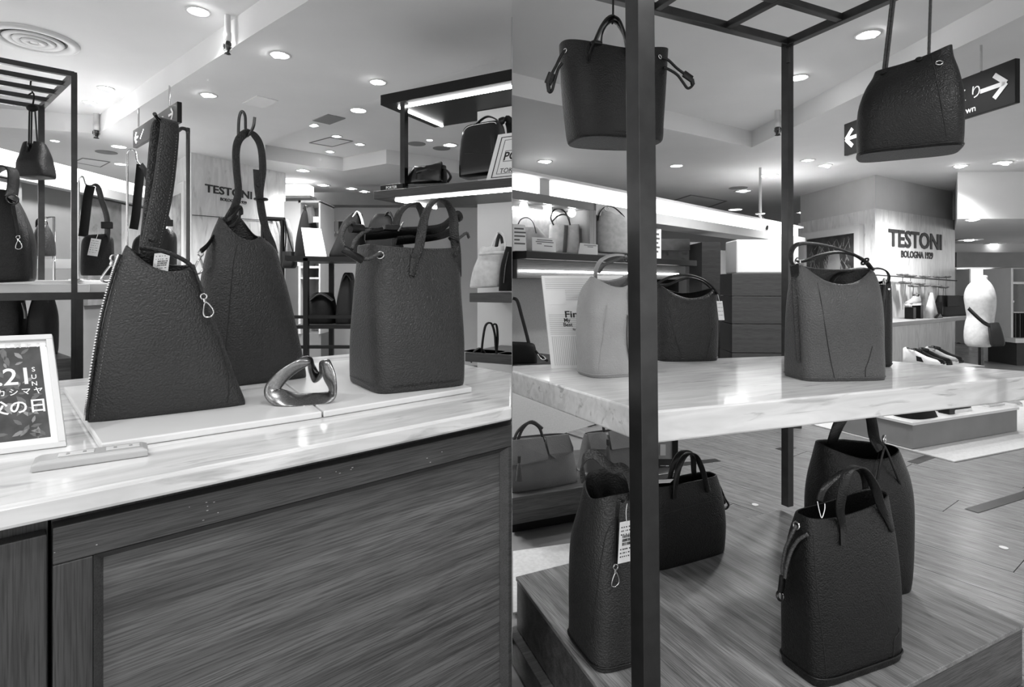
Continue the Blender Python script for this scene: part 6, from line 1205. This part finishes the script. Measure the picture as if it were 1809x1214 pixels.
# wire with paper poppies
wire = [on_h(1548, 486, .05), on_h(1690, 496, .05)]; solo('pillar_wire', 'thin dark wire across the marble pillar above the satchel', 'wire', wire[0].lerp(wire[1], .5), he, MB().tube(wire, .008, 6, sm=0), M_dark)
for i, (u, v, s, lab) in enumerate(((1595, 486, 1, 'first'), (1609, 488, 1.1, 'second'), (1635, 489, 1, 'third'), (1659, 490, 1, 'fourth'), (1672, 490, .9, 'last'), (1600, 500, 1.1, 'a'), (1614, 506, .9, 'b'), (1626, 502, .9, 'c'), (1634, 505, 1, 'd'), (1654, 506, 1, 'e'), (1667, 508, 1, 'f'))):
    c = on_h(u, v, .12); lab2 = ['paper poppy at the wire start beside the black bucket bag', 'paper poppy second along the wire', 'paper poppy midway along the wire', 'paper poppy fourth along the wire', 'paper poppy at the wire end near the bust', 'low paper poppy above the sneaker heel', 'low paper poppy above the sneaker toe', 'low paper poppy left of the leaning stem pair', 'low paper poppy right of the leaning stem pair', 'low paper poppy over the satchel edge', 'low paper poppy over the satchel middle'][i]
    t = Thing('paper_poppy', lab2, 'paper flower', c-V((0, 0, .4)), he, 'grey paper poppies on the pillar'); t.part('stem', MB().tube([c-V((0, 0, .45)), c-V((.01, 0, .2)), c], .004, 5), M_paper)
    for k_ in range(5):
        an = 2*math.pi*k_/5; dv = V((math.cos(an), math.sin(an), .12)); t.part('petal', MB().ell(c+dv*.034*s, dv*.04*s, V((-math.sin(an), math.cos(an), 0))*.034*s, V((0, 0, .016))*s, 8, 5), M_paper)
# pillar shelf and goods
def shelf_on(label, nm, u0, u1, v, k0, k1, th, m):
    a, b = on_h(u0, v, k1), on_h(u1, v, k1); z = (a.z+b.z)/2; t = Thing(nm, label, 'shelf', V((a.x, a.y, z)), he); L_ = (b-a).dot(he); fr_ = Fr(V((a.x, a.y, z)), he); t.part('shelf_board', MB().fbox(fr_, 0, L_, 0, k1-k0, -th, 0), m, bevel=.003); return fr_, z, L_
fr_s, z_s, L_s = shelf_on('grey shelf on the marble pillar carrying sneaker and satchel', 'pillar_shelf', 1570, 1732, 563, .0, .42, .05, M_walld)
def at_s(u, off=.16): return fr_s.w(fr_s.loc(u, 560, off)[0], off, 0)
p = at_s(1674); fg = Fr(p, he); t, bd = sidebag('satchel', 'black leather satchel with broad flap on the pillar shelf', fg, [(1658, 560, 1710, 563, .06, 5), (1657, 555, 1711, 558, .07, 5), (1658, 535, 1711, 537, .07, 4.6), (1660, 522, 1709, 523, .05, 4)], M_nylon, None, .05, cat='bag')
t.part('flap', MB().box(fg.at(1684, 532, -.085), fg.e, fg.n, fg.k, .40, .014, .15), M_nylon, bd, bevel=.005); t.part('side_gusset', MB().box(fg.at(1658, 545, -.0), fg.e, fg.n, fg.k, .02, .1, .16), M_blk)
def shoe(name, label, fr_, L_, mat, sole, group, lace=None, ang=0, hh=1.0):
    t = Thing(name, label, 'shoe', fr_, group=group); secs = []
    for s, w, h_, z0 in ((0, .25, .60, .02), (.06, .36, .64, .02), (.2, .40, .60, .02), (.36, .40, .50, .02), (.5, .42, .40, .02), (.65, .46, .30, .02), (.8, .44, .24, .02), (.92, .34, .19, .02), (1.0, .12, .10, .02)):
        x = -L_/2+L_*s; wy = w*L_*.4; secs.append([fr_.w(x, wy*math.cos(a), L_*(.05+z0)+h_*L_*.62*hh*max(0, math.sin(a))**.8) for a in [math.pi*k_/9 for k_ in range(10)]])
    mb = MB().rings(secs, True, True); u = t.part('upper', mb, mat)
    mb2 = MB().rings([[fr_.w(-L_/2-.003+(L_+.006)*s, w*L_*.42*c, z) for s, w, c in [(q, w_, 1) for q, w_ in ((0, .2), (.1, .36), (.3, .4), (.6, .46), (.85, .42), (1, .1))]+[(q, w_, -1) for q, w_ in ((1, .1), (.85, .42), (.6, .46), (.3, .4), (.1, .36), (0, .2))]] for z in (0, L_*.09)], True, True); mb2.sm = [False]*len(mb2.f); t.part('sole', mb2, sole)
    t.part('collar', MB().ring(fr_.w(-L_*.30, 0, L_*.07+L_*.36*hh), V((.25*fr_.e.x, .25*fr_.e.y, 1)), L_*.11, L_*.018, 16, 6, 1.0), M_black, u)
    if lace:
        for i in range(4): x = -L_*.12+L_*.075*i; t.part('lace', MB().tube([fr_.w(x, -L_*.07, L_*(.31-.05*i)*hh+.012), fr_.w(x, 0, L_*(.35-.05*i)*hh+.012), fr_.w(x, L_*.07, L_*(.31-.05*i)*hh+.012)], L_*.012, 5), lace, u)
    return t
p = at_s(1613, .18)
for i, u in enumerate((1608, 1621)): q_ = at_s(u, .18); solo('sneaker_riser', ['black block riser under the sneaker heel', 'black block riser under the sneaker toe'][i], 'display riser', q_, he, MB().fbox(Fr(q_, he), -.04, .04, -.05, .05, 0, .15-.0+.02*i), M_black, 'black block risers', bevel=.004)
fs_ = Fr(p+V((0, 0, .172)), -he); t = shoe('display_sneaker', 'pale sneaker displayed on two black risers on the pillar shelf', fs_, .30, M_shoeg, M_shoe, None, M_card)
q_ = at_s(1645, .12); t = Thing('white_tent_card', 'white folded tent card with a black wedge beside the satchel', 'display card', q_, he); fq = Fr(q_, he); t.part('card', MB().rings([[fq.w(x, y, 0) for x, y in ((-.13, -.05), (.10, -.05), (.10, .05), (-.13, .05))], [fq.w(x, y, .33) for x, y in ((-.01, -.008), (.03, -.008), (.03, .008), (-.01, .008))]], True, True), M_white); t.part('wedge', MB().slab([fq.w(-.08, -.09, 0), fq.w(.12, -.09, 0), fq.w(.04, -.09, .06)], fq.n*.03), M_black)
# low shoe shelf
zq = Q(0, 648, 6.0).z; a, b = Q(1580, 640, 6.1), Q(1738, 642, 6.3); lf_ = Fr(V((a.x, a.y, Q(0, 648, 6.1).z)), b-a); t = Thing('shoe_shelf', 'low grey shelf carrying the row of shoes', 'shelf', lf_); t.part('shelf_board', MB().fbox(lf_, -.1, 1.02, -.12, .3, -.05, 0), M_walld, bevel=.003)
for x in (.02, .9): t.part('bracket', MB().fbox(lf_, x, x+.04, .0, .25, -lf_.o.z, -.0505), M_walld)
for i, (u, m, so, lab, ang) in enumerate(((1611, M_shoe, M_shoe, 'white sneaker with dark side panel in the shoe row', .0), (1632, M_black, M_shoe, 'black sneaker with white sole in the shoe row', .0), (1652, M_black, M_black, 'plain black shoe in the middle of the row', 0), (1672, M_shoeg, M_shoe, 'grey sneaker with white toe in the shoe row', 0), (1690, M_black, M_black, 'black shoe at the far end of the row', 0))):
    x = lf_.loc(u, 640, .1)[0]; f_ = Fr(lf_.w(x, -.02+.06*i, .0005), (lf_.e*.78+lf_.n*-.62)); L_ = .33 if i == 0 else .30
    t = shoe('row_shoe', lab, f_, L_, m, so, 'shoes on the low grey shelf', hh=1.35)
    if i == 0: t.part('side_panel', MB().slab([f_.w(-.05, -.052, .06), f_.w(.01, -.058, .05), f_.w(-.01, -.047, .10), f_.w(-.055, -.044, .115)], -f_.n*.008), M_black)
# bust with cross-body bag
yb_ = 7.0; bo = V((st_x(1733, yb_), yb_, 0)); t = Thing('torso_bust', 'pale linen torso bust on a chrome pole', 'mannequin', bo)
secs = []
for v, uL, uR, b in ((612, 1712, 1746, .10), (606, 1708, 1752, .13), (590, 1707, 1753, .14), (572, 1709, 1751, .13), (560, 1712, 1752, .13), (545, 1710, 1754, .14), (525, 1708, 1754, .15), (510, 1711, 1751, .13), (500, 1718, 1746, .10), (494, 1726, 1741, .07), (488, 1727, 1742, .065)):
    zc_ = Q(0, v, yb_).z; xl_, xr_ = st_x(uL, yb_), st_x(uR, yb_); secs.append(V((zc_, (xl_+xr_)/2, (xr_-xl_)/2))); secs[-1] = (secs[-1], b)
zs2 = smooth([s[0] for s in secs], 4); bs = smooth([V((s[1], 0, 0)) for s in secs], 4)
mb = MB().rings([[V((c.y+c.z*math.cos(a), yb_+b.x*math.sin(a), c.x)) for a in [2*math.pi*k_/28 for k_ in range(28)]] for c, b in zip(zs2, bs)], True, True); t.part('torso', mb, M_bust)
c = zs2[-1]; t.part('neck_cap', MB().disc((c.y, yb_, c.x), (0, 0, 1), c.z*1.02, .012, 20), M_trim); t.part('pole', MB().tube([V((bo.x, yb_, 0)), V((bo.x, yb_, zs2[0].x))], .03, 12, sm=0), M_dkchrome); t.part('foot_plate', MB().disc((bo.x, yb_, 0), (0, 0, 1), .2, .02, 28), M_dkchrome)
fg = Fr(V((st_x(1762, 6.8), 6.8, Q(0, 613, 6.8).z)), (.9, -.4)); t, bd = sidebag('crossbody_bag', 'dark leather crossbody bag slung on the linen bust', fg, [(1752, 612, 1772, 611, .05, 4), (1750, 606, 1774, 604, .06, 4), (1747, 585, 1769, 583, .06, 4), (1746, 572, 1764, 570, .04, 4)], M_char2, cat='bag'); t.part('strap', MB().strap([Q(1711, 545, 6.8), Q(1722, 556, 6.83), Q(1738, 570, 6.84), Q(1750, 576, 6.8)], .045, .008, V((.5, 0, 1))), M_blk2)
# far shelves behind the bust
yz = 11.5
struct('wall_far_right', MB().prism([(st_x(1683, yz), yz), (12.8, yz), (12.8, yz+.1), (st_x(1683, yz), yz+.1)], 0, ZS), M_wall)
struct('trim_6', slabq(1690, 446, 1925, 472, yz-.25, .24), M_walld, label='grey bulkhead above the far shelves'); 
t = Thing('far_shelf_wall', 'white far wall shelving with goods behind the bust', 'shelving', Q(1760, 630, yz-.3))
for v, u0, u1 in ((531, 1752, 1792), (573, 1752, 1795), (616, 1690, 1796)): a, b = st_x(u0, yz-.35), st_x(u1, yz-.35); z = Q(0, v, yz-.35).z; t.part('shelf_board', MB().prism([(a, yz-.35), (b, yz-.35), (b, yz), (a, yz)], z-.04, z), M_white)
for u in (1690, 1757, 1786): a = st_x(u, yz-.02); t.part('divider', MB().prism([(a, yz-.34), (a+.03, yz-.34), (a+.03, yz-.005), (a, yz-.005)], Q(0, 620, yz-.35).z, Q(0, 475, yz-.35).z), M_white)
t.part('back_light', slabq(1692, 475, 1755, 497, yz-.03, .02), M_cove)
def farbag(label, u, v, Lv, hp, y=yz-.2):
    fg = Fr(V((st_x(u, y), y, Q(0, v, yz-.35).z+.001)), (1, 0)); t, bd = sidebag('shelf_handbag', label, fg, Lv, M_patent, 'handbags on the far shelves', cat='handbag'); t.part('handle', MB().tube([fg.at(a, b) for a, b in hp], .012, 6), M_blk2); t.part('clasp_plate', MB().box(fg.at((Lv[1][0]+Lv[1][2])/2, Lv[1][1]-8, -.1), (1, 0, 0), (0, 1, 0), UP, .06, .01, .04), M_chrome)
farbag('black glossy handbag with long arched strap on the top far shelf', 1770, 531, [(1758, 529, 1782, 529, .08, 4), (1757, 525, 1783, 525, .09, 4), (1758, 512, 1782, 512, .08, 3), (1762, 506, 1778, 506, .05, 3)], [(1758, 512), (1762, 503), (1770, 501), (1778, 504), (1782, 526)])
farbag('black briefcase on the middle far shelf', 1766, 573, [(1755, 571, 1779, 571, .08, 5), (1754, 567, 1780, 567, .09, 5), (1755, 555, 1779, 555, .08, 5), (1757, 552, 1777, 552, .06, 5)], [(1760, 552), (1763, 547), (1770, 547), (1774, 552)])
for i, u in enumerate((1690, 1700, 1711)): f_ = Fr(V((st_x(u, yz-.2), yz-.2, Q(0, 616, yz-.35).z+.001)), (.3, -1)); shoe('far_shoe', ['far black shoe at the pillar edge', 'far black shoe midway to the bust', 'far black shoe next to the bust'][i], f_, .2, M_black, M_black, 'shoes on the far shelf')
t = Thing('trouser_rail', 'chrome rail hung with dark folded trousers at the picture edge', 'clothes rail', Q(1800, 640, 8.4)); t.part('rail', MB().tube([Q(1790, 552, 8.4), Q(1820, 552, 8.4)], .012, 8, sm=0), M_chrome); t.part('side_panel', slabq(1786, 474, 1790, 640, 8.4, .5), M_white); t.part('shelf_board', slabq(1790, 498, 1825, 502, 8.4, .4), M_white); t.part('cabinet', slabq(1796, 606, 1830, 660, 8.3, .5), M_dark); t.part('cabinet_top', slabq(1794, 598, 1832, 606, 8.28, .54), M_white)
for i in range(6): u = 1793+4*i; solo('hanging_trousers', 'dark trousers hanging %s on the chrome rail' % ['first', 'second', 'third', 'fourth', 'fifth', 'sixth'][i], 'garment', Q(u, 600, 8.42), (1, 0), slabq(u, 554, u+2.6, 598, 8.42, .2), M_nylon if i % 2 else M_char, 'trousers on the chrome rail')
# low shoe platform on the floor
pfl = P(1612, 797, 0); zpt = .205; a = V((pfl.x, pfl.y, 0)); b = P(1797, 764, 0); c = P(1560, 783, 0); pe_ = (b-a).normalized(); Lb = (b-a).length; plf = Fr(a, pe_)
t = Thing('shoe_platform', 'low grey display platform with white top beyond the marble table', 'platform', plf); t.part('body', MB().fbox(plf, 0, Lb, 0, .62, .012, zpt-.022), M_walld, bevel=.003); t.part('top_board', MB().fbox(plf, -.01, Lb+.01, -.01, .63, zpt-.0215, zpt), M_white, bevel=.003)
solo('floor_border', 'pale stone floor border around the shoe platform', 'floor border', Fr(plf.o+V((0, 0, .001)), pe_), None, MB().fbox(plf, -.02, 3.2, -.28, 1.0, .002, .010), M_mat)
def on_pf(u, off): return plf.w(plf.loc(u, 730, off)[0], off, zpt+.0005)
fg = Fr(on_pf(1617, .13), pe_); t, bd = sidebag('wedge_bag', 'black soft wedge bag on the shoe platform', fg, [(1594, 745, 1636, 740, .10, 3), (1591, 738, 1640, 733, .11, 3), (1593, 720, 1638, 716, .08, 2.6), (1602, 700, 1632, 698, .04, 2.4)], M_nylon, None, .05, cat='bag'); t.part('zip', MB().tube([fg.at(1596, 725, -.11), fg.at(1615, 722, -.125), fg.at(1636, 718, -.11)], .005, 6), M_dkchrome)
for i, (u, L_, m, so, lab) in enumerate(((1693, .25, M_black, M_shoe, 'black sneaker with white sole on the shoe platform'), (1775, .22, M_linen2, M_shoe, 'pale sneaker at the end of the shoe platform'))):
    shoe('platform_shoe', lab, Fr(on_pf(u, .10), pe_ if i == 0 else (.5, -.87)), L_, m, so, 'shoes on the shoe platform', M_card if i else None)
for i, u in enumerate((1661, 1672)): q_ = on_pf(u, .08+.07*(1-i)); solo('black_riser', ['tall black block riser on the shoe platform', 'short black block riser beside the black sneaker'][i], 'display riser', q_, pe_, MB().fbox(Fr(q_, pe_), -.035, .035, -.04, .04, 0, .12-.05*i), M_black, bevel=.004)
q_ = on_pf(1741, .18); t = Thing('clear_stand', 'clear acrylic stand holding a black pouch on the shoe platform', 'display stand', q_, pe_); fq = Fr(q_, pe_); t.part('acrylic_base', MB().fbox(fq, -.14, .14, -.1, .1, 0, .012), M_frost, bevel=.002); t.part('pouch', MB().fbox(fq, -.1, .13, -.03, .05, .05, .19), M_blk2, bevel=.02); t.part('acrylic_upright', MB().fbox(fq, -.12, .14, .05, .056, .012, .2), M_frost)
